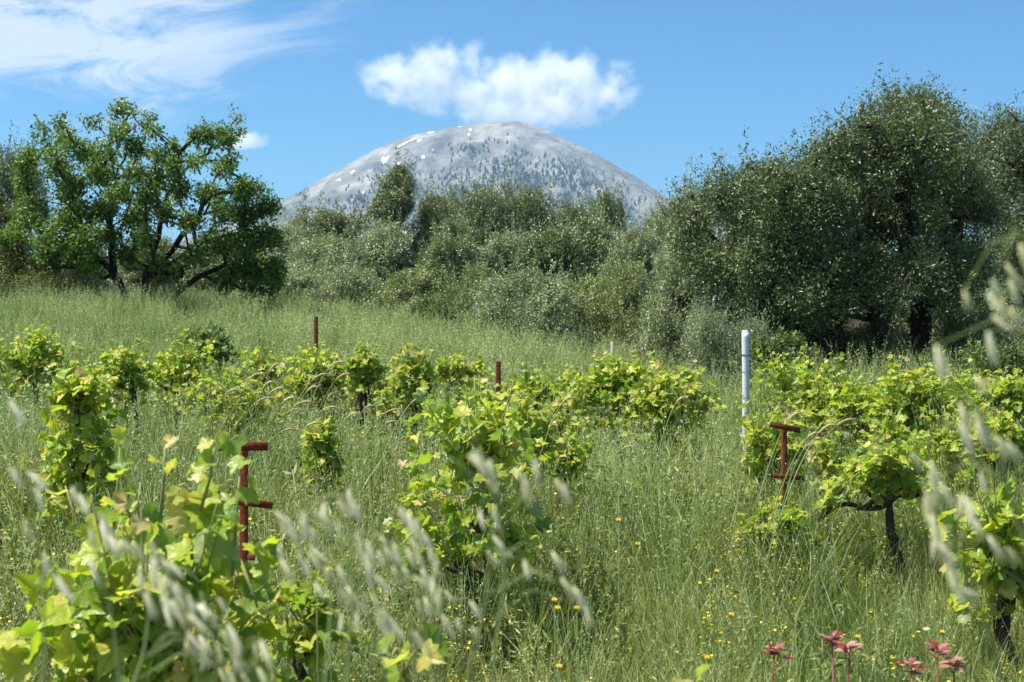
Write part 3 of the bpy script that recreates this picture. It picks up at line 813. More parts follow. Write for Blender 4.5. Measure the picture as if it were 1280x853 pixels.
big_tree(27.0, bl, [[(1300, 440, 0), (1298, 380, 0), (1295, 300, 0), (1290, 220, 0)]], 'second evergreen tree at the right edge behind the huge dark one', 2000, .16, 2.0, 1300, 280, 110, 150, 440)

# ---- scrub bush at left edge, dark weeds
def shrub(name, label, cat, D, bl, n, nleaf, l, wd, mat, r0=.03, depth=1.0, spread=.07):
    blobs = []
    for (px, py, rx, ry) in bl:
        for k in range(2):
            c = at(px, py, D + random.uniform(-1, 1) * depth); blobs.append((*c, rx / FPX * D, rx / FPX * D * .8, ry / FPX * D))
    C, U = sample_blobs(blobs, n, .5)
    gzs = ground_z(C[:, 0], C[:, 1]); C[:, 2] = np.maximum(C[:, 2], gzs + .05)
    x = float(np.mean(C[:, 0])); gz = float(ground_z(x, D))
    e = empty(name, (x, D, gz), label, cat)
    lf = Buf(); foliage(lf, C, U, nleaf, spread, l, wd, upn=.5)
    wb = Buf(); T = C[rng.choice(n, min(70, n), replace=False)]
    lim = [[np.array((x + o_, D, gz - .1)), np.array((x + o_ * 3, D, gz + .25))] for o_ in (-.1, .0, .12)]
    grow(wb, lim, T, r0, tip=.004)
    keep(wb.obj('stem', MAT['bark_grey']), e); keep(lf.obj('foliage', MAT[mat]), e)
shrub('scrub_bush', 'olive-yellow scrub bush at the left edge under the spreading tree', 'bush', 31, [(20, 345, 40, 22), (60, 355, 45, 18), (100, 360, 35, 15), (5, 320, 25, 25), (0, 365, 30, 20)], 520, 26, .05, .022, 'scrub_leaf')
shrub('weed_bush', 'dark green leafy weed standing among the vines at upper left', 'weed', 14.2, [(245, 432, 16, 14), (262, 425, 16, 12), (275, 440, 12, 12)], 90, 16, .05, .03, 'weed_green', .01, .15, .045)
shrub('weed_bush', 'green weedy bush in the shade behind the vines under the huge tree', 'weed', 18.5, [(960, 440, 26, 18), (1000, 450, 26, 14), (985, 430, 20, 10)], 160, 20, .05, .03, 'weed_green', .01, .3, .05)
shrub('weed_bush', 'tall green weeds in the shade at the right edge behind the vines', 'weed', 17, [(1235, 448, 34, 16), (1275, 450, 30, 18), (1305, 450, 30, 18)], 200, 20, .06, .02, 'weed_green', .01, .5, .06)

# ------------------------------------------------------------------ vines
def vine_leaf_mesh(var, teeth=True):
    """five-lobed grape leaf with petiole, about 1 unit wide, stalk end at the origin, blade along +Y"""
    # outline as polar radii round the petiole junction
    ang = [-150, -128, -104, -86, -64, -46, -28, -12, 0, 12, 28, 46, 64, 86, 104, 128, 150]
    rad = [.30, .44, .47, .54, .43, .58, .47, .57, .67, .57, .47, .58, .43, .54, .47, .44, .30]
    if teeth:
        A = []; Rr = []
        for i in range(len(ang) - 1):
            A += [ang[i], (ang[i] + ang[i + 1]) / 2]; k = (rad[i] + rad[i + 1]) / 2
            Rr += [rad[i], k * random.choice((.90, 1.04))]
        ang = A + [ang[-1]]; rad = Rr + [rad[-1]]
    V = [(0, 0, 0)]
    fold = random.uniform(.05, .6); cup = random.uniform(-.6, .3); tw = random.uniform(-.5, .5); curl = random.uniform(-.8, .15)
    for a, r in zip(ang, rad):
        r *= random.uniform(.93, 1.07)
        x, y = r * math.sin(R(a)), r * math.cos(R(a))
        z = fold * abs(x) + cup * (x * x + y * y) + tw * x * y + curl * max(0, y) ** 2 + .04 * math.sin(a * .09 + var * 2)
        V.append((x, y, z))
    n = len(ang)
    # midpoint ring gives the blade some curvature
    F = [(0, i + 2, i + 1) for i in range(n - 1)]
    V = np.array(V); V[:, 1] += .32
    V[0] += (0, 0, -.03)
    b = Buf(); b.add(V, F)
    b.add([(-.012, 0, 0), (.012, 0, 0), (.010, .33, -.03), (-.010, .33, -.03)], [(0, 1, 2, 3)], 1)
    return b
LEAFB = [vine_leaf_mesh(i) for i in range(14)]
LEAFM = [b.mesh('leaf', [MAT['vine_leaf_near'], MAT['shoot']], smooth=True) for b in LEAFB]
TIPM = [vine_leaf_mesh(i).mesh('leaf', [MAT['vine_tip'], MAT['shoot']], smooth=True) for i in range(3)]
def raw(b):
    V = np.concatenate(b.v); F3 = np.concatenate(b.f[3]) ; return V, F3
LOW = []
for i in range(6):
    bb = vine_leaf_mesh(i, False); V, F = raw(bb); V = V[:18]; F = F[F.max(1) < 18]; LOW.append((V, F))

def gnarl(buf, a, c, r, r2, n=7, w=.04, sides=7):
    a = np.array(a, float); c = np.array(c, float)
    ln = np.linalg.norm(c - a); n = max(5, int(ln / .035)); t_ = np.linspace(0, 1, n + 1)
    p1, p2 = unit(2); off = (np.sin(t_ * math.pi)[:, None] * p1 * .10 + np.sin(t_ * math.pi * 2)[:, None] * p2 * .08) * ln
    pts = a + (c - a) * t_[:, None] + off + rng.normal(size=(n + 1, 3)) * r * .10 * np.sin(t_ * math.pi)[:, None]
    rr = np.linspace(r, r2, n + 1) * (1 + .13 * rng.normal(size=n + 1)).clip(.75, 1.4)
    buf.tube(pts, rr, 10, wob=.09)
    return pts

def make_vine(box, d, label, nshoot, leaf=.095, tr=.036, trunk_px=None, head_py=None, arms=None, shape='bush', nleaf=10, depth=None, parts=True, tips=True, bare=False, group='grapevines of the old vineyard', dens=1.0):
    """box = (x0,ytop,x1,ybot) of the leaves in the photo"""
    x0, yt, x1, yb = box
    cx = (x0 + x1) / 2
    W = (x1 - x0) / FPX * d; zt = EYE + (400 - yt) / FPX * d; zb = EYE + (400 - yb) / FPX * d
    tx = ((trunk_px if trunk_px else cx) - 640) / FPX * d
    gz = float(ground_z(tx, d))
    e = empty('grape_vine', (tx, d, gz), label, 'grapevine', group)
    Z0 = np.array((tx, d, gz))
    dep = depth or W * .5
    C = np.array(((cx - 640) / FPX * d, d, (zt + zb) / 2)); Rr = np.array((W / 2, dep * .8, (zt - zb) / 2))
    head = np.array((tx, d, max(gz + .32, zb + .20 * (zt - zb)) if head_py is None else EYE + (400 - head_py) / FPX * d))
    wb = Buf(); gnarl(wb, Z0 + (0, 0, -.1), head, tr, tr * .9)
    spurs = [head]
    na = 3 if W > .35 else 2
    if tr < .01: na = 0
    if arms:
        for (ax, ay) in arms:
            q = at(ax, ay, d + random.uniform(-.08, .08)); gnarl(wb, head, q, tr * .75, tr * .4, 6, .03); spurs.append(q)
    for k in range(na):
        a = random.uniform(0, 6.28)
        q = head + np.array((Rr[0] * .5 * math.cos(a), dep * .35 * math.sin(a), random.uniform(.05, .16)))
        gnarl(wb, head, q, tr * .65, tr * .35, 5, .02); spurs.append(q)
    keep(wb.obj('trunk' if tr > .01 else 'cane', MAT['vine_wood' if tr > .01 else 'shoot'], smooth=True), e)
    LP_ = []; LD_ = []; LS_ = []; LN_ = []; TP = []
    shb = Buf()
    for s in range(nshoot):
        # endpoint within the crown ellipsoid, spread out by rejection
        for _ in range(20):
            u = rng.uniform(-1, 1, 3)
            if shape == 'bush' and (u ** 2).sum() > 1: continue
            break
        q_ = random.random()
        if q_ < .28: u = np.array((u[0] * .9, u[1], random.uniform(.75, 1.38)))            # upright shoots above the head
        elif q_ < .45: u = np.array((np.sign(u[0]) * random.uniform(.9, 1.3), u[1], random.uniform(-.9, .3)))   # straggling side shoots
        end = C + u * Rr
        st = spurs[random.randrange(len(spurs))]
        if shape != 'bush': st = min(spurs, key=lambda q: np.linalg.norm(q - end) + random.random() * .1)
        mid = (st + end) / 2 + np.array((rng.normal() * .03, rng.normal() * .03, .10 + .12 * random.random() * Rr[2] / .3))
        mid[0] = np.clip(mid[0], C[0] - Rr[0] * 1.02, C[0] + Rr[0] * 1.02); mid[2] = min(mid[2], max(zt, end[2]))
        if q_ < .28: mid = (st * .4 + end * .6) * (.75, .75, 1) + end * (.25, .25, 0)
        tt = np.linspace(0, 1, 7)[:, None]
        pts = (1 - tt) ** 2 * st + 2 * tt * (1 - tt) * mid + tt ** 2 * end
        if parts and d < 9.7:
            sb1 = Buf(); sb1.tube(pts, np.linspace(.0045, .0018, 7), 4); keep(sb1.obj('shoot', MAT['shoot']), e)
        else: shb.tube(pts, np.linspace(.0045, .0018, 7), 4)
        nl = int(nleaf * random.uniform(.8, 1.25) * dens)
        for k in range(nl):
            f = .18 + .82 * (k + random.random() * .6) / nl
            f = min(f, 1.)
            q = (1 - f) ** 2 * st + 2 * f * (1 - f) * mid + f * f * end
            side = unit(1)[0]; side[2] *= .5
            outw = q - C; outw = outw / (np.linalg.norm(outw) + 1e-6)
            LP_.append(q + side * .015); LD_.append(side + outw * .6 + np.array((0, -.1, -.35)))
            LN_.append(np.array((-.25, -.55, .75)) + rng.normal(size=3) * .62)
            LS_.append(leaf * random.uniform(.55, 1.2) * (1 - .55 * max(0, f - .7) / .3)); 
            TP.append(tips and f > .95 and random.random() < .5)
    if tr > .01 and not bare:
        nf = int(nshoot * nleaf * (.34 if d > 6.5 else .22))
        for k in range(nf):
            u = rng.uniform(-1, 1, 3); u[2] = -1 + 1.7 * random.random() ** 1.25
            if shape == 'bush' and u[0] ** 2 + u[1] ** 2 > 1: continue
            q = C + u * Rr * (.95, .95, 1)
            side = unit(1)[0]; LP_.append(q); LD_.append(side + np.array((u[0] * .6, -.3, -.45))); LN_.append(np.array((-.25, -.55, .75)) + rng.normal(size=3) * .62)
            LS_.append(leaf * random.uniform(.55, 1.15)); TP.append(False)
            j = q - np.array((0, 0, 1.)) * .05
            shb.tube([q + (rng.normal(size=3) * .02) - np.array((0, 0, .09)), j + rng.normal(size=3) * .01, q], [.002, .0016, .001], 3)
    if shb.v:
        o_ = shb.obj('leaf_stalks', MAT['shoot']); o_['kind'] = 'stuff'; keep(o_, e)
    if not LP_: return e
    LP_ = np.array(LP_); A = frames(np.array(LD_), np.array(LN_)); S = np.array(LS_); TP = np.array(TP)
    ok = LP_[:, 2] > ground_z(LP_[:, 0], LP_[:, 1]) + .03
    LP_, A, S, TP = LP_[ok], A[ok], S[ok], TP[ok]
    if len(LP_) > 298 and parts:
        pick = rng.choice(len(LP_), 298, replace=False); rest = np.setdiff1d(np.arange(len(LP_)), pick)
    elif parts: pick = np.arange(len(LP_)); rest = np.array([], int)
    else: pick = np.array([], int); rest = np.arange(len(LP_))
    for i in pick:
        me = TIPM[i % 3] if TP[i] else LEAFM[random.randrange(14)]
        o_ = bpy.data.objects.new('leaf', me); COL.objects.link(o_); o_.parent = e
        m4 = Matrix([list(A[i][r] * S[i]) + [LP_[i][r] - Z0[r]] for r in range(3)] + [[0, 0, 0, 1]])
        o_.matrix_local = m4
    if len(rest):
        fb = Buf()
        for k in range(6):
            r_ = rest[k::6]
            if len(r_): fb.scatter(LOW[k][0], LOW[k][1], LP_[r_], A[r_] * S[r_][:, None, None], np.repeat(TP[r_].astype(int), len(LOW[k][1])))
        o_ = fb.obj('foliage', [MAT['vine_leaf'], MAT['vine_tip']]); o_['kind'] = 'stuff'; keep(o_, e)
    return e

print('vines')
V_ = [
 # box, d, label, nshoot, kwargs
 ((72, 640, 330, 900), 3.3, 'nearest grapevine with the largest leaves, at the lower left corner', 50, dict(leaf=.085, nleaf=10, trunk_px=200, shape='box', head_py=930, depth=.4)),
 ((318, 738, 424, 850), 4.3, 'small leafy vine shoot right behind the nearest vine, at the bottom left', 14, dict(leaf=.062, nleaf=9, trunk_px=370, tr=.016)),
 ((504, 505, 670, 716), 6.8, 'bright yellow-green grapevine in the centre with a leaning top and dark split trunk', 60, dict(leaf=.080, nleaf=9, trunk_px=588, head_py=725, tr=.042, shape='box', arms=[(585, 650), (630, 690), (600, 600)], depth=.45)),
 ((60, 470, 142, 640), 7.6, 'tall narrow columnar grapevine at the left with leaves to its foot', 24, dict(leaf=.085, nleaf=9, trunk_px=97, shape='box', head_py=600, arms=[(100, 540), (95, 500)], depth=.35)),
 ((378, 512, 424, 604), 9.2, 'small young vine with a bare dark foot between the left T-post and the centre vine', 10, dict(leaf=.085, nleaf=7, trunk_px=402, arms=[(420, 612)])),
 ((590, 488, 700, 592), 9.2, 'grapevine with black wood showing right behind the centre vine', 18, dict(leaf=.08, nleaf=8, trunk_px=640, head_py=560, arms=[(660, 580), (690, 570)])),
 ((688, 540, 742, 590), 9.6, 'low yellowish vine shoot right of the centre vine', 8, dict(leaf=.085, nleaf=7, trunk_px=705)),
 ((250, 458, 345, 525), 11.2, 'grapevine veiled by arching grass stalks left of centre', 16, dict(leaf=.075, nleaf=8)),
 ((0, 414, 88, 470), 14.5, 'clipped-looking grapevine at the left edge with a dark right flank', 26, dict(leaf=.085, nleaf=9)),
 ((-90, 416, 0, 470), 14.5, 'grapevine cut off at the left edge of the picture', 22, dict(leaf=.085, nleaf=9)),
 ((108, 428, 186, 482), 12.0, 'grapevine in front of the leftmost short rusty stake', 18, dict(leaf=.085, nleaf=8, trunk_px=166)),
 ((196, 420, 285, 482), 13.5, 'grapevine beside the dark green weed with grey wood below', 20, dict(leaf=.078, nleaf=8, trunk_px=222)),
 ((226, 470, 290, 500), 12.4, 'low grapevine below the dark green weed at upper left', 12, dict(leaf=.078, nleaf=8)),
 ((352, 432, 432, 492), 13.0, 'dense dark-centred grapevine at the foot of the tall rusty stake', 24, dict(leaf=.08, nleaf=9)),
 ((432, 428, 485, 500), 12.6, 'grapevine just right of the tall rusty stake vine', 16, dict(leaf=.08, nleaf=8, trunk_px=458, arms=[(445, 530), (480, 545)])),
 ((490, 436, 545, 515), 11.8, 'grapevine rising behind the leaning top of the centre vine', 18, dict(leaf=.08, nleaf=8)),
 ((540, 446, 605, 478), 15.5, 'far low grapevine left of the short rusty stake', 14, dict(leaf=.085, nleaf=8)),
 ((628, 458, 690, 515), 13.0, 'grapevine directly right of the short rusty stake', 18, dict(leaf=.085, nleaf=8)),
 ((560, 492, 625, 530), 11.0, 'low grapevine between the short rusty stake and the centre vine', 12, dict(leaf=.08, nleaf=8)),
 ((676, 462, 738, 520), 13.4, 'grapevine filling the gap left of the two dense right-centre vines', 16, dict(leaf=.085, nleaf=8)),
 ((722, 442, 828, 530), 12.0, 'dense bright grapevine with a dark trunk, left one of the right-centre pair', 34, dict(leaf=.09, nleaf=9, trunk_px=775, head_py=510)),
 ((792, 462, 884, 548), 11.6, 'grapevine with reddish tips, right one of the right-centre pair', 26, dict(leaf=.09, nleaf=9, trunk_px=832, head_py=525)),
 ((940, 440, 1015, 500), 16.5, 'far grapevine just right of the white post', 20, dict(leaf=.09, nleaf=8)),
 ((922, 512, 1006, 625), 9.6, 'grapevine behind the T-post at the right, veiled by arching grass', 20, dict(leaf=.085, nleaf=8, trunk_px=960)),
 ((990, 450, 1068, 512), 14.0, 'grapevine in the dark tree shadow line right of the white post', 22, dict(leaf=.085, nleaf=8)),
 ((1040, 468, 1112, 560), 11.8, 'grapevine with a bare grey arm pointing left, right of the T-post', 24, dict(leaf=.085, nleaf=8, arms=[(1045, 562)])),
 ((1096, 452, 1184, 560), 11.0, 'tall bushy grapevine in front of the huge tree trunk', 34, dict(leaf=.088, nleaf=9)),
 ((1170, 458, 1240, 520), 13.2, 'grapevine behind the bushy ones near the right edge', 22, dict(leaf=.085, nleaf=8)),
 ((1220, 462, 1310, 535), 11.8, 'grapevine at the right edge level with the T-post top', 26, dict(leaf=.088, nleaf=9)),
 ((1062, 545, 1156, 622), 8.4, 'bright grapevine on a long black horizontal arm at the right', 24, dict(leaf=.08, nleaf=9, trunk_px=1112, head_py=628, tr=.027, bare=True, arms=[(1072, 636), (1024, 650), (1150, 618)])),
 ((1128, 520, 1222, 672), 9.8, 'grapevine with pale leaves behind the blurred oat ears at the right', 30, dict(leaf=.082, nleaf=8, trunk_px=1185, head_py=630)),
 ((1186, 610, 1320, 765), 6.3, 'near grapevine with dark stump cut by the right edge', 30, dict(leaf=.10, nleaf=9, trunk_px=1262, head_py=738, arms=[(1240, 735)])),
 ((932, 630, 1006, 705), 7.8, 'small low vine bush below the T-post at the right', 20, dict(leaf=.062, nleaf=8, trunk_px=968)),
 ((1008, 545, 1045, 598), 9.4, 'thin vine with a twisted bare stem right of the T-post', 7, dict(leaf=.075, nleaf=6, trunk_px=1030, head_py=600)),
 ((1085, 520, 1150, 575), 10.4, 'low grapevine filling the gap right of the twisted bare stem', 16, dict(leaf=.08, nleaf=8)),
 ((1010, 482, 1050, 540), 12.6, 'narrow grapevine with a grey arm directly above the T-post', 14, dict(leaf=.08, nleaf=8)),
 ((1200, 520, 1290, 600), 9.6, 'grapevine at the right edge between the near stump vine and the far ones', 22, dict(leaf=.085, nleaf=8)),
 ((470, 455, 520, 520), 12.2, 'grapevine half behind the one rising at the leaning top of the centre vine', 14, dict(leaf=.08, nleaf=8)),
 ((300, 440, 350, 480), 14.2, 'small far grapevine between the weed and the tall rusty stake', 12, dict(leaf=.08, nleaf=8)),
 ((640, 500, 720, 545), 11.2, 'low loose grapevine behind the black-wooded one right of the centre vine', 16, dict(leaf=.08, nleaf=8)),
 ((488, 792, 524, 858), 2.6, 'blurred pair of near vine leaves at the bottom left of centre', 2, dict(leaf=.060, nleaf=4, trunk_px=505, tips=False, tr=.006)),
 ((846, 826, 880, 900), 2.6, 'blurred near vine shoot tip at the bottom edge right of centre', 2, dict(leaf=.05, nleaf=4, trunk_px=862, tr=.006)),
]
for box, d, label, ns, kw in V_:
    if 6.8 < d: bw = box[2] - box[0]; kw['leaf'] = kw.get('leaf', .09) * .88; bh = box[3] - box[1]; wf = .10 if bh < bw * 1.3 else -.05; kw['tr'] = kw.get('tr', .028); box = (box[0] - wf * bw, box[1] + .06 * bh, box[2] + wf * bw, box[3] + .42 * bh * (bh < 70) * (not kw.get('bare'))); ns = int(ns * 2.5)
    make_vine(box, d, label, ns, parts=d <= 13.0, **kw)

# single high shoots of the nearest vine, standing above it
def shoot_vine_leaves():
    ev = [o for o in bpy.data.objects if o.name.startswith('grape_vine')][0]
    for (pts, d, leaves) in [
        ([(250, 640), (262, 600), (268, 560)], 3.0, [(262, 590, .05), (272, 572, .045), (288, 540, .05), (262, 548, .035)]),
        ([(200, 650), (205, 600), (206, 560)], 3.0, [(205, 555, .03), (215, 590, .035), (198, 578, .03)]),
        ([(140, 680), (146, 620), (150, 560)], 3.1, [(158, 548, .035), (142, 578, .045), (150, 600, .05), (165, 620, .05)]),
        ([(290, 720), (296, 640), (300, 590)], 3.1, [(306, 602, .055), (310, 572, .05), (290, 618, .05), (275, 640, .07)]),
        ([(240, 700), (235, 640), (225, 610)], 3.1, [(228, 612, .04), (243, 618, .06), (255, 650, .09), (205, 650, .07)]),
        ([(300, 700), (318, 745), (322, 760)], 3.2, [(318, 700, .06), (325, 690, .05)]),
    ]:
        b = Buf(); P3 = [at(x, y, d) for x, y in pts]; b.tube(P3, [.0042, .0032, .0022], 5)
        keep(b.obj('shoot', MAT['shoot']), ev)
        for (x, y, s) in leaves:
            q = at(x, y, d)
            A = frames(np.array([(random.uniform(-1, 1), random.uniform(-.6, 0), random.uniform(-.8, .6))]), np.array([(-.2, -.9, .5)]) + rng.normal(size=(1, 3)) * .35)[0]
            o_ = bpy.data.objects.new('leaf', (TIPM if s < .045 else LEAFM)[random.randrange(3)]); COL.objects.link(o_); o_.parent = ev
            l = ev.location
            o_.matrix_local = Matrix([list(A[r] * s * 1.15) + [q[r] - l[r]] for r in range(3)] + [[0, 0, 0, 1]])
shoot_vine_leaves()

# ------------------------------------------------------------------ posts
def boxbuf(b, c, s, rz=0, mat=0, tilt=0, bev=.003):
    """rounded-edge box, c centre, s full size"""
    hx, hy, hz = [k / 2 for k in s]
    V = []; bv = min(bev, hx * .4, hy * .4, hz * .4)
    ring = [(-hx + bv, -hy), (hx - bv, -hy), (hx, -hy + bv), (hx, hy - bv), (hx - bv, hy), (-hx + bv, hy), (-hx, hy - bv), (-hx, -hy + bv)]
    for z, k in ((-hz, .96), (-hz + bv, 1), (hz - bv, 1), (hz, .96)):
        V += [(x * k, y * k, z) for x, y in ring]
    V = np.array(V)
    F = []
    for i in range(3):
        for j in range(8): F.append((i * 8 + j, i * 8 + (j + 1) % 8, (i + 1) * 8 + (j + 1) % 8, (i + 1) * 8 + j))
    ct, st_ = math.cos(tilt), math.sin(tilt)
    V = V @ np.array([[ct, 0, -st_], [0, 1, 0], [st_, 0, ct]]).T
    c1, s1 = math.cos(rz), math.sin(rz)
    V = V @ np.array([[c1, -s1, 0], [s1, c1, 0], [0, 0, 1]]).T + np.array(c)
    b.add(V, F, mat)
    k = len(V)
    for base, rev in ((0, True), (24, False)):
        b.v.append(V[base:base + 8].mean(0)[None]); a0 = b.n; b.n += 1
        C = [(a0, a0 - k - (1 if base else 0) + base + (j if not rev else (j + 1) % 8), a0 - k - (1 if base else 0) + base + ((j + 1) % 8 if not rev else j)) for j in range(8)]
        b.f[3].append(np.array(C)); b.m[3].append(np.full(8, mat))

def tpost(pxt, pytop, d, hw, label, bar2_py, tilt1, tilt2, rz, short, rot2=0, mat='rust', lean=0, bar2_off=0, angle=.030):
    top = at(pxt, pytop, d); gz = float(ground_z(top[0], d))
    e = empty('t_post', (top[0], d, gz), label, 'post', 'rusty T-shaped vineyard posts')
    b = Buf(); H = top[2] - gz
    # angle-iron upright: two thin flanges
    boxbuf(b, (top[0], d, gz + H / 2 - .1), (angle, .005, H + .2 - .012), rz); boxbuf(b, (top[0] - angle / 2 * math.cos(rz), d + angle / 2, gz + H / 2 - .1), (.005, angle, H + .2 - .012), rz)
    up = b.obj('upright', MAT[mat]); keep(up, e)
    if lean: pass
    b = Buf(); boxbuf(b, (top[0] + bar2_off * 0, d - .012, top[2]), (hw, .006, .034), rz, tilt=tilt1)
    keep(b.obj('top_bar', MAT[mat]), e)
    q = at(pxt, bar2_py, d)
    b = Buf(); boxbuf(b, (q[0] + bar2_off, d - .012, q[2]), (short, .006, .028), rz + rot2, tilt=tilt2)
    keep(b.obj('lower_bar', MAT[mat]), e)
    return e
tpost(305, 558, 5.6, .19, 'dark red T-post with two crossbars behind the nearest vine leaves at left', 629, 0, R(-7), R(4), .15, bar2_off=.04, angle=.032)
tpost(981, 534, 8.2, .185, 'brown rusty T-post with two crossbars in the right half', 596, R(-12), R(-6), R(8), .19, mat='rust_brown', rot2=R(4), bar2_off=.02, angle=.026)
e = bpy.data.objects['t_post']
# short lower stub of the left post
b = Buf(); q = at(318, 697, 5.6); boxbuf(b, q, (.055, .012, .022), 0, tilt=0); keep(b.obj('stub_bar', MAT['rust']), e)
b = Buf(); q = at(988, 597, 8.18); boxbuf(b, q, (.10, .010, .03), R(55)); keep(b.obj('cross_piece', MAT['rust_brown']), bpy.data.objects['t_post.001'])

def stake(px, pytop, d, wpx, label, lean=0):
    top = at(px, pytop, d); gz = float(ground_z(top[0], d)); wd = wpx / FPX * d
    e = empty('rusty_stake', (top[0], d, gz), label, 'stake', 'rusty stakes among the vines')
    b = Buf(); H = top[2] - gz
    boxbuf(b, (top[0], d, gz + H / 2 - .1), (wd, .006, H + .2), R(10)); boxbuf(b, (top[0] - wd / 2 + .003, d + wd / 2, gz + H / 2 - .1), (.006, wd, H + .196), R(10))
    keep(b.obj('angle_iron', MAT['rust_brown']), e)
    # twisted wire ties
    b = Buf()
    for z in (H - .10, H - .19, H - .36):
        a = np.linspace(0, 2 * np.pi, 13)[:, None]
        b.tube(np.hstack([top[0] + np.cos(a) * wd * .75, d + wd * .3 + np.sin(a) * wd * .9, gz + z + .012 * np.sin(a)]), .003, 4)
    keep(b.obj('wire_tie', MAT['wire']), e)
stake(395, 396, 16.0, 5.0, 'tall thin rusty stake standing above the vines left of centre')
stake(623, 452, 14.5, 6.0, 'short rusty stake in the middle of the vineyard')
stake(158, 433, 13.0, 4.5, 'shortest rusty stake, only its tip showing above the left vines')

# white post
d = 13.6; top = at(932, 416, d); gz = float(ground_z(top[0], d)); H = top[2] - gz
e = empty('white_post', (top[0], d, gz), 'white round vineyard post with wire rings right of centre', 'post')
b = Buf(); n = 40
zz = np.linspace(-.2, H, n)
b.tube(np.stack([np.full(n, top[0]) + .002 * np.sin(zz * 3), np.full(n, d), gz + zz], 1), .035 + .0012 * np.sin(zz * 5) , 20)
keep(b.obj('pole', MAT['whitepost'], smooth=True), e)
b = Buf()   # chipped top lip
b.tube(np.stack([np.full(3, top[0] - .006), np.full(3, d), gz + H + np.array((0, .008, .022))], 1), [.034, .030, .022], 12)
keep(b.obj('pole_top', MAT['whitepost']), e)
for zoff, rr in ((.215, .0045), (.375, .0018), (.62, .0018), (.80, .002)):
    b = Buf(); a = np.linspace(0, 2 * np.pi, 25)[:, None]
    b.tube(np.hstack([top[0] + np.cos(a) * .0385, d + np.sin(a) * .0385, gz + H - zoff + .004 * np.sin(a * 2)]), rr, 5)
    keep(b.obj('wire_ring', MAT['wire']), e)
# thin pale stick
d = 24.; top = at(765, 427, d); gz = float(ground_z(top[0], d))
b = Buf(); b.tube([(top[0] + .03, d, gz - .1), (top[0] + .01, d, (gz + top[2]) / 2), tuple(top)], [.032, .030, .024], 7)
o_ = b.obj('wooden_stick', MAT['wood_stick']); tag(o_, 'thin pale wooden stick at the field edge before the olive bushes', 'stick')

# ------------------------------------------------------------------ grasses (uncountable)
def blades(buf, n, h, w_, spread, lean, segs=3, mat=0, hv=.3):
    for i in range(n):
        a = random.uniform(0, 6.28); r = spread * math.sqrt(random.random()); x, y = r * math.cos(a), r * math.sin(a)
        hh = h * random.uniform(1 - hv, 1 + hv); le = lean * random.uniform(.2, 1.3); b_ = random.uniform(0, 6.28)
        dx, dy = math.cos(b_) * le * hh, math.sin(b_) * le * hh
        fa = random.uniform(0, 3.14); wx, wy = math.cos(fa) * w_ / 2, math.sin(fa) * w_ / 2
        V = []
        for s in range(segs + 1):
            f = s / segs; k = (1 - f ** 2.2) if s < segs else 0
            px, py, pz = x + dx * f * f, y + dy * f * f, hh * (f - .25 * le * f * f)
            V += [(px - wx * k, py - wy * k, pz), (px + wx * k, py + wy * k, pz)] if s < segs else [(px, py, pz)]
        Q = [(2 * s, 2 * s + 1, 2 * s + 3, 2 * s + 2) for s in range(segs - 1)]
        buf.add(V, Q, mat); base = buf.n - len(V)
        buf.f[3].append(np.array([(base + 2 * (segs - 1), base + 2 * segs - 1, base + 2 * segs)])); buf.m[3].append(np.array([mat]))
def spikelets(buf, n, h, spread, l, wd, mat, stem_mat, nsp=8, droop=.5):
    for i in range(n):
        a = random.uniform(0, 6.28); r = spread * math.sqrt(random.random()); x, y = r * math.cos(a), r * math.sin(a)
        hh = h * random.uniform(.8, 1.2); b_ = random.uniform(0, 6.28); le = random.uniform(.05, .3)
        P = [np.array((x + math.cos(b_) * le * hh * f * f, y + math.sin(b_) * le * hh * f * f, hh * f)) for f in (0, .33, .66, 1)]
        buf.tube(P, [.0012, .001, .0009, .0006], 3, stem_mat)
        for k in range(nsp):
            f = .62 + .38 * k / nsp; q = P[0] + (P[3] - P[0]) * f; q[0] = x + math.cos(b_) * le * hh * f * f; q[1] = y + math.sin(b_) * le * hh * f * f
            dr = unit(1)[0] * .8; dr[2] = -droop
            off = unit(1)[0] * .018
            V, F = leaf_quad(l, wd, .3); A = frames(dr[None])[0]
            buf.add(V @ A.T + q + off, F, mat)
def forb(buf, h, nl, l, wd, mat, smat, flowers=0, fmat=None, fr=.008):
    nst = 4
    for s in range(nst):
        a = random.uniform(0, 6.28); le = random.uniform(.05, .35); x, y = random.uniform(-.06, .06), random.uniform(-.06, .06); hh = h * random.uniform(.7, 1.15)
        P = np.array([(x + math.cos(a) * le * hh * f * f, y + math.sin(a) * le * hh * f * f, hh * f) for f in (0, .33, .66, 1)])
        buf.tube(P, .0012, 3, smat)
        for k in range(nl):
            f = random.uniform(.2, 1); q = np.array((x + math.cos(a) * le * hh * f * f, y + math.sin(a) * le * hh * f * f, hh * f))
            V, F = leaf_quad(l * random.uniform(.6, 1.2), wd, .2); A = frames(unit(1) + np.array((0, 0, .5)))[0]
            buf.add(V @ A.T + q, F, mat)
        for k in range(flowers):
            q = P[3] + rng.normal(size=3) * .02; n = 6
            th = np.linspace(0, 2 * np.pi, n, endpoint=False); A = frames(unit(1) * .5 + np.array((0, 0, 1.)))[0]
            V = np.stack([np.cos(th) * fr, np.full(n, .002), np.sin(th) * fr], 1); V = np.vstack([[0, 0, 0], V]) @ A.T + q
            buf.add(V, [(0, i + 1, (i + 1) % n + 1) for i in range(n)], fmat)

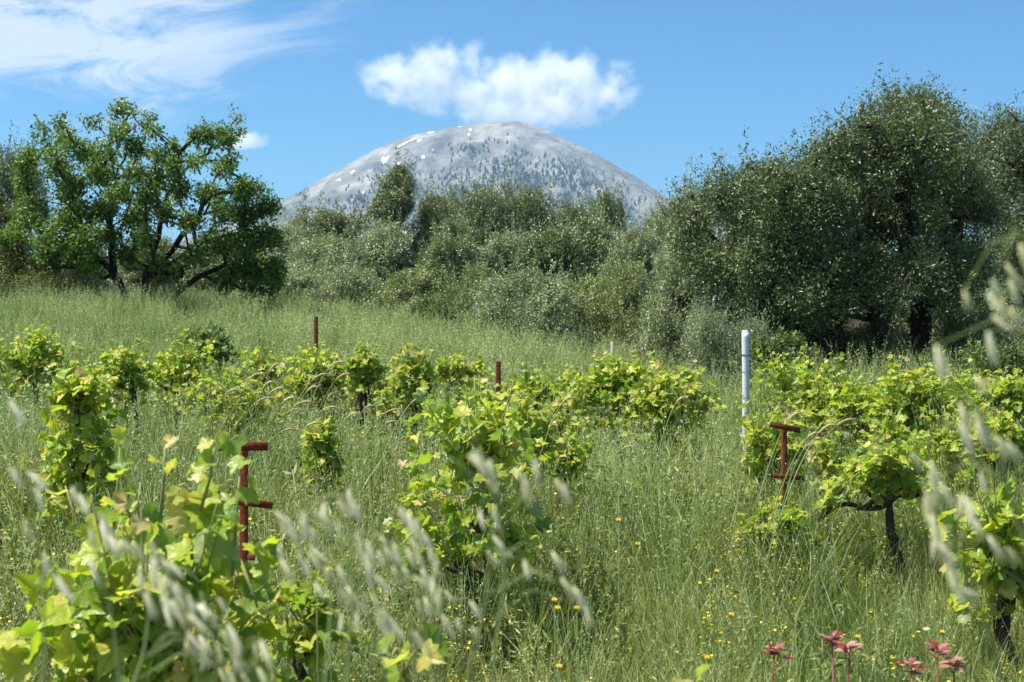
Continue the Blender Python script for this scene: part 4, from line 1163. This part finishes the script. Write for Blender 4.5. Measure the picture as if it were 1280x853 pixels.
def tuft_mesh(kind):
    b = Buf()
    if kind == 'near': blades(b, 46, .47, .0062, .16, .45, 4); 
    if kind == 'near2': blades(b, 36, .50, .0055, .17, .7, 4); blades(b, 10, .58, .0034, .12, .35, 3); spikelets(b, 2, .64, .15, .016, .005, 1, 1, 8)
    if kind == 'near3': blades(b, 40, .36, .0075, .17, .5, 4)
    if kind == 'mid': blades(b, 50, .66, .010, .24, .45, 3); spikelets(b, 5, .74, .2, .02, .008, 1, 0, 8)
    if kind == 'mid2': blades(b, 54, .58, .011, .26, .55, 3)
    if kind == 'pale': blades(b, 32, .6, .008, .24, .4, 3, 1); spikelets(b, 18, .80, .24, .028, .011, 1, 1, 10, .3)
    if kind == 'pale2': blades(b, 36, .58, .009, .26, .5, 3, 1); spikelets(b, 10, .74, .22, .026, .010, 1, 1, 9, .3)
    if kind == 'forb': forb(b, .38, 40, .034, .011, 0, 0, 3, 2, .007); blades(b, 14, .3, .004, .12, .5, 3)
    if kind == 'forb2': forb(b, .30, 46, .026, .012, 0, 0, 5, 2, .006)
    if kind == 'forb3': forb(b, .46, 44, .042, .010, 0, 0, 0, 2, .009)
    if kind == 'dry': blades(b, 16, .42, .003, .14, .35, 3, 1); spikelets(b, 9, .56, .15, .016, .005, 1, 1, 10)
    return b

def grass_object(name, label, cat, kinds, pts, mats):
    """one mesh: loose points (part 0) + each tuft once (part k); geometry nodes instance the tufts on the points"""
    V = [p[:3] for p in pts]; n = len(V)
    big = Buf(); big.v.append(np.array(V)); big.n = n
    part = [0] * n
    for k, kd in enumerate(kinds):
        b = tuft_mesh(kd); nv = b.n
        base = big.n
        big.v.append(np.concatenate(b.v)); big.n += nv
        for q in (3, 4):
            for f, mm in zip(b.f[q], b.m[q]): big.f[q].append(f + base); big.m[q].append(mm)
        part += [k + 1] * nv
    # validate() would keep loose verts
    ob = big.obj(name, mats); me = ob.data
    tag(ob, label, cat, kind='stuff')
    at_ = me.attributes.new('part', 'INT', 'POINT'); at_.data.foreach_set('value', np.array(part, np.int32))
    nv = len(me.vertices)
    def fa(nm, vals, typ='FLOAT'):
        a = me.attributes.new(nm, typ, 'POINT'); arr = np.zeros(nv * (3 if typ == 'FLOAT_VECTOR' else 1), np.float32 if typ != 'INT' else np.int32)
        vals = np.asarray(vals).ravel(); arr[:len(vals)] = vals; a.data.foreach_set('vector' if typ == 'FLOAT_VECTOR' else 'value', arr)
    fa('rotv', [p[3] for p in pts], 'FLOAT_VECTOR'); fa('scl', [p[4] for p in pts]); fa('kindi', [p[5] for p in pts], 'INT')
    g = bpy.data.node_groups.new(name + '_scatter', 'GeometryNodeTree')
    g.interface.new_socket('Geometry', in_out='INPUT', socket_type='NodeSocketGeometry'); g.interface.new_socket('Geometry', in_out='OUTPUT', socket_type='NodeSocketGeometry')
    gi = g.nodes.new('NodeGroupInput'); go = g.nodes.new('NodeGroupOutput')
    def attr(nm, dt):
        a = g.nodes.new('GeometryNodeInputNamedAttribute'); a.data_type = dt; a.inputs[0].default_value = nm; return a.outputs[0]
    pa = attr('part', 'INT')
    def sepg(k):
        c = g.nodes.new('FunctionNodeCompare'); c.data_type = 'INT'; c.operation = 'EQUAL'
        ins = [s for s in c.inputs if s.enabled and s.type == 'INT']
        g.links.new(pa, ins[0]); ins[1].default_value = k
        s = g.nodes.new('GeometryNodeSeparateGeometry'); s.domain = 'POINT'; g.links.new(gi.outputs[0], s.inputs[0]); g.links.new(c.outputs[0], s.inputs[1]); return s.outputs[0]
    join = g.nodes.new('GeometryNodeJoinGeometry')
    for k in range(len(kinds)):
        ti = g.nodes.new('GeometryNodeGeometryToInstance'); g.links.new(sepg(k + 1), ti.inputs[0]); g.links.new(ti.outputs[0], join.inputs[0])
    mp = g.nodes.new('GeometryNodeMeshToPoints'); g.links.new(sepg(0), mp.inputs[0])
    ip = g.nodes.new('GeometryNodeInstanceOnPoints'); g.links.new(mp.outputs[0], ip.inputs['Points']); g.links.new(join.outputs[0], ip.inputs['Instance'])
    ip.inputs['Pick Instance'].default_value = True
    g.links.new(attr('kindi', 'INT'), ip.inputs['Instance Index']); g.links.new(attr('rotv', 'FLOAT_VECTOR'), ip.inputs['Rotation']); g.links.new(attr('scl', 'FLOAT'), ip.inputs['Scale'])
    g.links.new(ip.outputs[0], go.inputs[0])
    md = ob.modifiers.new('scatter', 'NODES'); md.node_group = g
    return ob

def scatter_pts(y0, y1, dens, nk, sfun, side=1.5, prob=None, wfun=None):
    A = (y1 - y0) * ((y1 + y0) * .5 * .37 * 2 + 2 * side)
    n = int(A * dens); P = []
    ys = rng.uniform(y0, y1, n * 2); hw = ys * .37 + side
    keepm = rng.random(n * 2) < hw / hw.max()
    ys = ys[keepm]; hw = hw[keepm]
    xs = rng.uniform(-1, 1, len(ys)) * hw
    zs = ground_z(xs, ys)
    for x, y, z in zip(xs, ys, zs):
        if prob is not None and random.random() > prob(x, y): continue
        P.append((x, y, z - .01, (random.gauss(.12, .12), random.gauss(.10, .12), random.random() * 6.28), sfun(x, y) * random.uniform(.75, 1.2), wfun(x, y) if wfun else random.randrange(nk)))
    return P
print('grass')
gm = [MAT['grass_near'], MAT['grass_pale'], MAT['yellow']]
def palefrac(x, y): return float(np.clip((fbm(x * .4 + 3, y * .3 + 20, 3) - .42) * 5, 0, 1))
near_kinds = ['near', 'near2', 'near3', 'forb', 'forb2', 'forb3', 'dry']
def near_w(x, y):
    r = random.random()
    rgt = sstep(-.5, 2.0, x) * sstep(11, 6, y)
    if r < .30 + .34 * rgt: return random.choice((3, 4, 5))
    if r < .37 + .32 * rgt + .12 * palefrac(x, y): return 6
    return random.choice((0, 0, 1, 1, 2))
def low(x, y): return 1 - .36 * math.exp(-((x - 2.1) / 1.2) ** 2 - ((y - 7.7) / 1.6) ** 2) - .35 * math.exp(-((x - 2.2) / .7) ** 2 - ((y - 12.4) / 1.2) ** 2)
hs = lambda x, y: low(x, y) * (.84 + .36 * sstep(5.0, 8.5, y)) * (1 + 1.1 * (fbm(x * .9, y * .9, 3) - .5))
P = scatter_pts(1.9, 11, 21, 7, hs, 1.2, wfun=near_w) + scatter_pts(2.2, 6.5, 16, 7, hs, .8, wfun=near_w) + scatter_pts(6.5, 11, 9, 7, hs, .8, wfun=near_w)
grass_object('meadow_grass', 'green meadow grass with small yellow flowers covering the near field', 'grass', near_kinds, P, gm)
mid_kinds = ['mid', 'mid2', 'pale', 'pale2', 'forb3']
def mid_w(x, y):
    pf = palefrac(x, y) * .5 + .75 * sstep(17, 24, y)
    if random.random() < pf: return random.choice((2, 3))
    return random.choice((0, 0, 1, 1, 4))
P = scatter_pts(10.5, 22, 11, 5, lambda x, y: low(x, y) * (1.0 + 1.1 * (fbm(x * .7, y * .7, 3) - .5)), 2, wfun=mid_w) + scatter_pts(22, 48, 5.5, 5, lambda x, y: 1.0 + .5 * (fbm(x * .4, y * .4, 3) - .5), 3, wfun=mid_w)
grass_object('tall_grass', 'pale tall seeding grass on the far part of the field up to the trees', 'grass', mid_kinds, P, gm)

# ------------------------------------------------------------------ single plants in the foreground
def spikelet_mesh(k):
    """oat spikelet: two glumes enclosing florets, an awn; unit length hanging along +Y"""
    b = Buf(); n = 6
    for gl in (-1, 1):
        V = [];
        for i in range(n + 1):
            f = i / n; wd = .12 * math.sin(math.pi * min(1, f * .9 + .06)) ** .8 * (1 - f * .55)
            op = gl * (.03 + .10 * f)
            for s in (-1, 0, 1): V.append((op + gl * .06 * (1 - abs(s)) * math.sin(math.pi * f), f, s * wd))
        F = [(i * 3 + j, i * 3 + j + 1, i * 3 + j + 4, i * 3 + j + 3) for i in range(n) for j in range(2)]
        b.add(V, F, 0)
    b.tube([(0, .0, 0), (.0, .45, .0), (.02 * k, .95, 0)], [.035, .05, .008], 5, 0)
    b.tube([(0, .6, .02), (.05, 1.1, .03), (.12 + .05 * k, 1.5, -.02)], [.008, .007, .004], 3, 1)
    return b.mesh('spikelet', [MAT['spikelet'], MAT['awn']], smooth=True)
SPK = [spikelet_mesh(k) for k in range(4)]
def oat(stem, d, spks, label, s=.022, wind=(.45, 0, -1.)):
    """stem: photo points from the foot up; spks: photo points of spikelet tops"""
    P3 = [at(x, y, d) for x, y in stem]
    g0 = P3[0].copy(); g0[2] = float(ground_z(g0[0], g0[1]))
    e = empty('wild_oat', g0, label, 'wild oat', 'wild oat stalks close to the camera')
    pts = [g0] + P3
    # smooth
    pts = np.array(pts); tt = np.linspace(0, len(pts) - 1, 20); pp = np.stack([np.interp(tt, range(len(pts)), pts[:, i]) for i in range(3)], 1)
    for _ in range(3): pp[1:-1] = (pp[:-2] + pp[1:-1] * 2 + pp[2:]) / 4
    b = Buf(); b.tube(pp, np.linspace(.0016, .0006, 20), 4)
    sm = MAT['grass_pale']
    for (x, y) in spks:
        q = at(x, y, d + random.uniform(-.05, .05))
        j = int(np.linalg.norm(pp - q, axis=1).argmin()); j = max(2, j - 1); a = pp[j]
        mid = (a + q) / 2 + np.array((0, 0, .25 * np.linalg.norm(q - a)))
        b.tube([a, mid, q], .0004, 3)
    keep(b.obj('stem', sm), e)
    for (x, y) in spks:
        q = at(x, y, d + random.uniform(-.05, .05))
        D = np.array(wind) + rng.normal(size=3) * .22
        A = frames(D[None])[0]; sc = s * random.uniform(.75, 1.2)
        o_ = bpy.data.objects.new('spikelet', random.choice(SPK)); COL.objects.link(o_); o_.parent = e
        o_.matrix_local = Matrix([list(A[r] * sc) + [q[r] - g0[r]] for r in range(3)] + [[0, 0, 0, 1]])
def rs(x0, y0, x1, y1, n, j=12): return [(x0 + (x1 - x0) * (k + .5) / n + random.uniform(-j, j), y0 + (y1 - y0) * (k + .5) / n + random.uniform(-j, j)) for k in range(n)]
oat([(600, 900), (640, 700), (600, 560), (590, 545)], 1.15, [(592, 565), (600, 562), (612, 575), (585, 570), (645, 585), (655, 600), (695, 600), (704, 604), (668, 572)], 'wild oat whose blurred ears hang in front of the centre vine top')
oat([(560, 920), (600, 800), (620, 660), (600, 600), (560, 570)], 1.25, rs(600, 600, 620, 690, 5) + [(690, 690), (655, 700)] + rs(690, 715, 740, 760, 4, 7), 'wild oat with a drooping row of blurred ears before the centre vine foot')
oat([(400, 950), (410, 800), (420, 680), (400, 650)], 1.3, rs(350, 640, 420, 760, 8, 16) + rs(420, 640, 530, 700, 10, 18), 'wild oat with thin cream ears behind the arching one left of the bottom centre')
oat([(560, 960), (540, 830), (520, 740), (500, 720)], 1.35, rs(480, 700, 600, 780, 12, 18), 'wild oat with small cream ears at the foot of the centre vine trunk')
oat([(100, 960), (180, 840), (190, 720), (160, 680)], 1.3, rs(140, 660, 240, 780, 12, 16) + rs(220, 780, 300, 850, 8, 12), 'wild oat with small ears among the leaves of the nearest vine')
oat([(420, 950), (440, 800), (440, 640), (420, 610), (380, 640)], 1.15, [(380, 640), (388, 658), (372, 690), (360, 660), (395, 640), (405, 628), (435, 612), (440, 625), (425, 620), (350, 680), (345, 640), (352, 700)], 'arching wild oat with pale blurred ears left of the bottom centre')
oat([(520, 940), (520, 800), (490, 680), (470, 650)], 1.2, [(500, 635), (510, 640), (520, 650), (527, 665), (512, 672), (535, 680), (490, 690), (455, 690), (460, 705), (470, 720), (450, 675)], 'wild oat with many blurred ears just left of the centre vine trunk')
oat([(500, 960), (480, 830), (450, 740), (430, 700)], 1.25, rs(410, 700, 470, 760, 6) + rs(440, 760, 520, 790, 5, 8) + [(478, 775), (540, 720), (550, 735), (545, 700)], 'wild oat with thin blurred ears above the bottom edge left of centre')
oat([(240, 960), (250, 840), (215, 740), (200, 700)], 1.15, rs(170, 680, 260, 760, 9, 14) + rs(180, 740, 300, 820, 9, 14), 'wild oat with a dense blurred head before the nearest vine')
oat([(150, 960), (150, 820), (120, 680), (105, 640)], 1.2, rs(95, 610, 150, 690, 7, 12) + [(128, 650), (136, 670), (112, 700)], 'wild oat with whitish blurred ears before the left half of the nearest vine')
oat([(330, 960), (310, 860), (270, 780), (250, 740)], 1.2, rs(250, 745, 320, 830, 9, 12) + [(325, 800), (335, 820)], 'wild oat with blurred ears before the right foot of the nearest vine')
oat([(40, 960), (60, 800), (40, 620), (20, 590)], 1.1, [(14, 585), (35, 590), (45, 610), (30, 650), (12, 500), (70, 720), (55, 690)], 'wild oat with sparse blurred ears at the left edge', .023)
oat([(1330, 900), (1330, 500), (1300, 300), (1270, 290)], .95, [(1205, 362), (1240, 395), (1235, 415), (1262, 385), (1250, 372), (1262, 350), (1240, 350), (1275, 305), (1280, 330), (1235, 365), (1170, 432), (1258, 330)], 'big blurred wild oat ears reaching in from the right edge over the dark tree', .0205)
oat([(1310, 950), (1290, 700), (1230, 520), (1190, 480)], 1.1, rs(1140, 560, 1200, 620, 6, 8) + rs(1190, 500, 1260, 560, 6, 10) + [(1225, 590), (1220, 470), (1200, 530)], 'wild oat with slanting blurred ears over the right vines')
oat([(1280, 950), (1240, 800), (1180, 650), (1150, 600)], 1.1, rs(1150, 600, 1190, 740, 8, 4) + rs(1200, 620, 1260, 690, 4, 8), 'wild oat with one long drooping blurred ear row at the lower right', .026)

# arching grass stalks with bristly heads
def arch(px0, py0, px1, py1, d, label, up=.15):
    a = at(px0, py0, d); c = at(px1, py1, d); a[2] = float(ground_z(a[0], d))
    mid = np.array(((a[0] * .35 + c[0] * .65), d, max(a[2], c[2]) + up))
    t_ = np.linspace(0, 1, 14)[:, None]; pp = (1 - t_) ** 2 * a + 2 * t_ * (1 - t_) * mid + t_ ** 2 * c
    e = empty('arching_grass', a, label, 'grass stalk', 'arching grass stalks with bristly heads')
    b = Buf(); b.tube(pp, np.linspace(.0038, .0020, 14), 4); keep(b.obj('stalk', MAT['grass_pale']), e)
    b = Buf(); hp = pp[-5:]; b.tube(hp, [.003, .0070, .0080, .006, .001], 6)
    for k in range(26):
        f = random.random() * 3.6; i = int(f); q = hp[i] + (hp[i + 1] - hp[i]) * (f - i); dr = (hp[i + 1] - hp[i]); dr /= np.linalg.norm(dr); dd = dr + unit(1)[0] * .35
        b.tube([q, q + dd * .045], [.0009, .0004], 3)
    keep(b.obj('seed_head', MAT['awn']), e)
AL = [('one of the arching bristly grass stalks in front of the veiled vine left of centre', 9.5, [(250, 560, 360, 488), (265, 570, 395, 505), (280, 590, 380, 515), (240, 540, 330, 470), (300, 600, 405, 532), (290, 570, 350, 458), (320, 600, 400, 486), (270, 580, 345, 480), (230, 560, 345, 500), (300, 560, 415, 470), (260, 600, 375, 540), (310, 610, 425, 512), (345, 620, 440, 470), (210, 550, 300, 490), (285, 545, 372, 500), (330, 560, 432, 455)]),
      ('one of the arching bristly grass stalks left of the centre vine', 10., [(380, 600, 450, 520), (400, 590, 470, 510), (410, 560, 500, 530), (370, 560, 420, 495), (430, 580, 520, 550), (395, 610, 505, 515), (440, 600, 535, 500)]),
      ('one of the arching bristly grass stalks over the right T-post', 7.9, [(930, 620, 1030, 545), (940, 620, 1075, 528), (920, 600, 1005, 520), (950, 640, 1020, 560), (935, 590, 1050, 535)]),
      ('one of the single arching grass stalks in front of the right-centre vines', 9.0, [(700, 620, 800, 562), (790, 600, 860, 500), (640, 530, 720, 500), (820, 600, 850, 545)]),
      ('one of the thin arching stalks high in the left field', 14., [(150, 470, 215, 418), (180, 480, 225, 412)])]
for label, d, lst in AL:
    for (a_, b_, c_, e_) in lst: arch(a_, b_, c_, e_, d + random.uniform(-.5, .5), label)

# yellow flowers large enough to point at
def yflower(px, py, d, label, s=.011):
    q = at(px, py, d); gz = float(ground_z(q[0], d)); base = np.array((q[0] - .03, d + .05, gz))
    e = empty('yellow_flower', base, label, 'yellow flower', 'yellow flowers standing above the grass')
    b = Buf(); b.tube([base, (base + q) / 2 + (.02, 0, .02), q], [.0014, .0012, .001], 4); keep(b.obj('stem', MAT['weed_green']), e)
    b = Buf(); A = frames(np.array([(.1, -.35, 1.)]))[0]
    for ring, (n, r, tz) in enumerate(((11, 1., .15), (9, .75, .35), (6, .45, .5))):
        for k in range(n):
            a = k / n * 2 * math.pi + ring * .3; ca, sa = math.cos(a), math.sin(a); w_ = .19 * r
            V = np.array([(0, 0, 0), (ca * r * .6 - sa * w_, tz * .6, sa * r * .6 + ca * w_), (ca * r, tz, sa * r), (ca * r * .6 + sa * w_, tz * .6, sa * r * .6 - ca * w_)]) * s
            b.add(V @ A.T + q, [(0, 1, 2), (0, 2, 3)])
    keep(b.obj('petals', MAT['yellow']), e)
    b = Buf(); b.tube([q - np.array((0, 0, s * .9)), q - np.array((0, 0, s * .3)), q + np.array((0, 0, s * .1))], [s * .2, s * .42, s * .3], 6); keep(b.obj('calyx', MAT['weed_green']), e)
for (px, py, d, lab) in [(773, 650, 3.6, 'yellow flower on a bare stem right of the centre vine, upper of two'), (797, 680, 3.6, 'yellow flower right of the centre vine, lower of two'),
    (693, 750, 3.2, 'lowest left yellow flower of the trio under the centre vine'), (721, 760, 3.2, 'right yellow flower of the trio below the centre vine'), (697, 760, 3.1, 'yellow flower touching the trio below the centre vine from beneath'),
    (699, 833, 3.0, 'yellow flower near the bottom edge right of the centre vine'), (914, 768, 4.4, 'bright yellow flower alone in the grass left of the red-leaved plants'),
    (591, 664, 5.8, 'orange-yellow flower on the lower leaves of the centre vine'), (395, 700, 2.6, 'yellow bud beside the blurred oats left of the centre'), (412, 712, 2.6, 'smaller yellow bud right below the bud beside the blurred oats'),
    (1072, 796, 4.2, 'yellow flower between the red-leaved plants'), (968, 680, 6.0, 'yellow flower in front of the small low vine bush'), (1178, 790, 4.3, 'yellow flower above the right red-leaved plants'),
    (896, 714, 5.2, 'small yellow flower left of the small low vine bush'), (884, 822, 3.2, 'yellow flower at the bottom edge near the blurred shoot tip')]:
    yflower(px, py, d, lab, .008 if d < 3.9 else .0095)

# red-leaved plants
def redplant(px, py, d, label, n=2, s=.88, mat='pinkred'):
    q = at(px, py, d); gz = float(ground_z(q[0], d)); base = np.array((q[0], d, gz))
    e = empty('red_leaved_plant', base, label, 'red-leaved plant', 'red-leaved young plants in the foreground grass')
    b = Buf(); b.tube([base, (base + q) / 2 + rng.normal(size=3) * .012, q], [.0032, .003, .002], 5); keep(b.obj('stem', MAT['pinkred']), e)
    V, F = leaf_quad(.05 * s, .020 * s, .3)
    LV = np.array([(0, 0, 0), (.009, .014, .003), (.011, .03, .002), (0, .052, -.004), (-.011, .03, .002), (-.009, .014, .003)]) * s
    LF = [(0, 1, 5), (1, 2, 4), (1, 4, 5), (2, 3, 4)]
    for k in range(16):
        f = random.uniform(-.012, .012)
        a = k * 2.4; D = np.array((math.cos(a), math.sin(a) * .8, random.uniform(-.1, .8)))
        A = frames(D[None], np.array([(0, -.3, 1.)]))[0] * random.uniform(.6, 1.)
        bb = Buf(); bb.add(LV @ A.T, LF)
        o_ = bb.obj('leaf', MAT[mat if k % 4 else 'brownpink'], e); o_.location = tuple(q - base + np.array((0, 0, -.0015 * k)) + rng.normal(size=3) * .007)
redplant(968, 812, 3.9, 'red-leaved plant, leftmost of the low row at the bottom right')
redplant(1040, 796, 3.9, 'tallest red-leaved plant at the bottom right, on a clear red stem')
redplant(1062, 808, 3.95, 'brownish withered plant touching the tallest red-leaved one', mat='brownpink')
redplant(1140, 830, 3.9, 'pink-red-leaved plant third along the bottom right row')
redplant(1172, 812, 3.95, 'red-leaved plant, rightmost of the low row at the bottom right')
redplant(1192, 826, 4.0, 'brownish plant right beside the rightmost red-leaved one', mat='brownpink')
# pale pink bloom by the centre vine and at right
for (px, py, d, lab) in [(686, 666, 5.6, 'pale pink bloom in the grass right of the centre vine'), (1158, 788, 4.2, 'pale pink bloom above the bottom right row')]:
    q = at(px, py, d); gz = float(ground_z(q[0], d)); base = np.array((q[0], d, gz)); e = empty('pink_flower', base, lab, 'pink flower')
    b = Buf(); b.tube([base, q], .0012, 4); keep(b.obj('stem', MAT['weed_green']), e)
    b = Buf()
    for k in range(7):
        a = k / 7 * 6.28; V, F = leaf_quad(.015, .010, .3); A = frames(np.array([(math.cos(a), math.sin(a), .5)]))[0]; b.add(V @ A.T + q, F)
    keep(b.obj('petals', MAT['spikelet']), e)
print('objects', len(bpy.data.objects), 'tris', sum(len(m.polygons) for m in bpy.data.meshes))
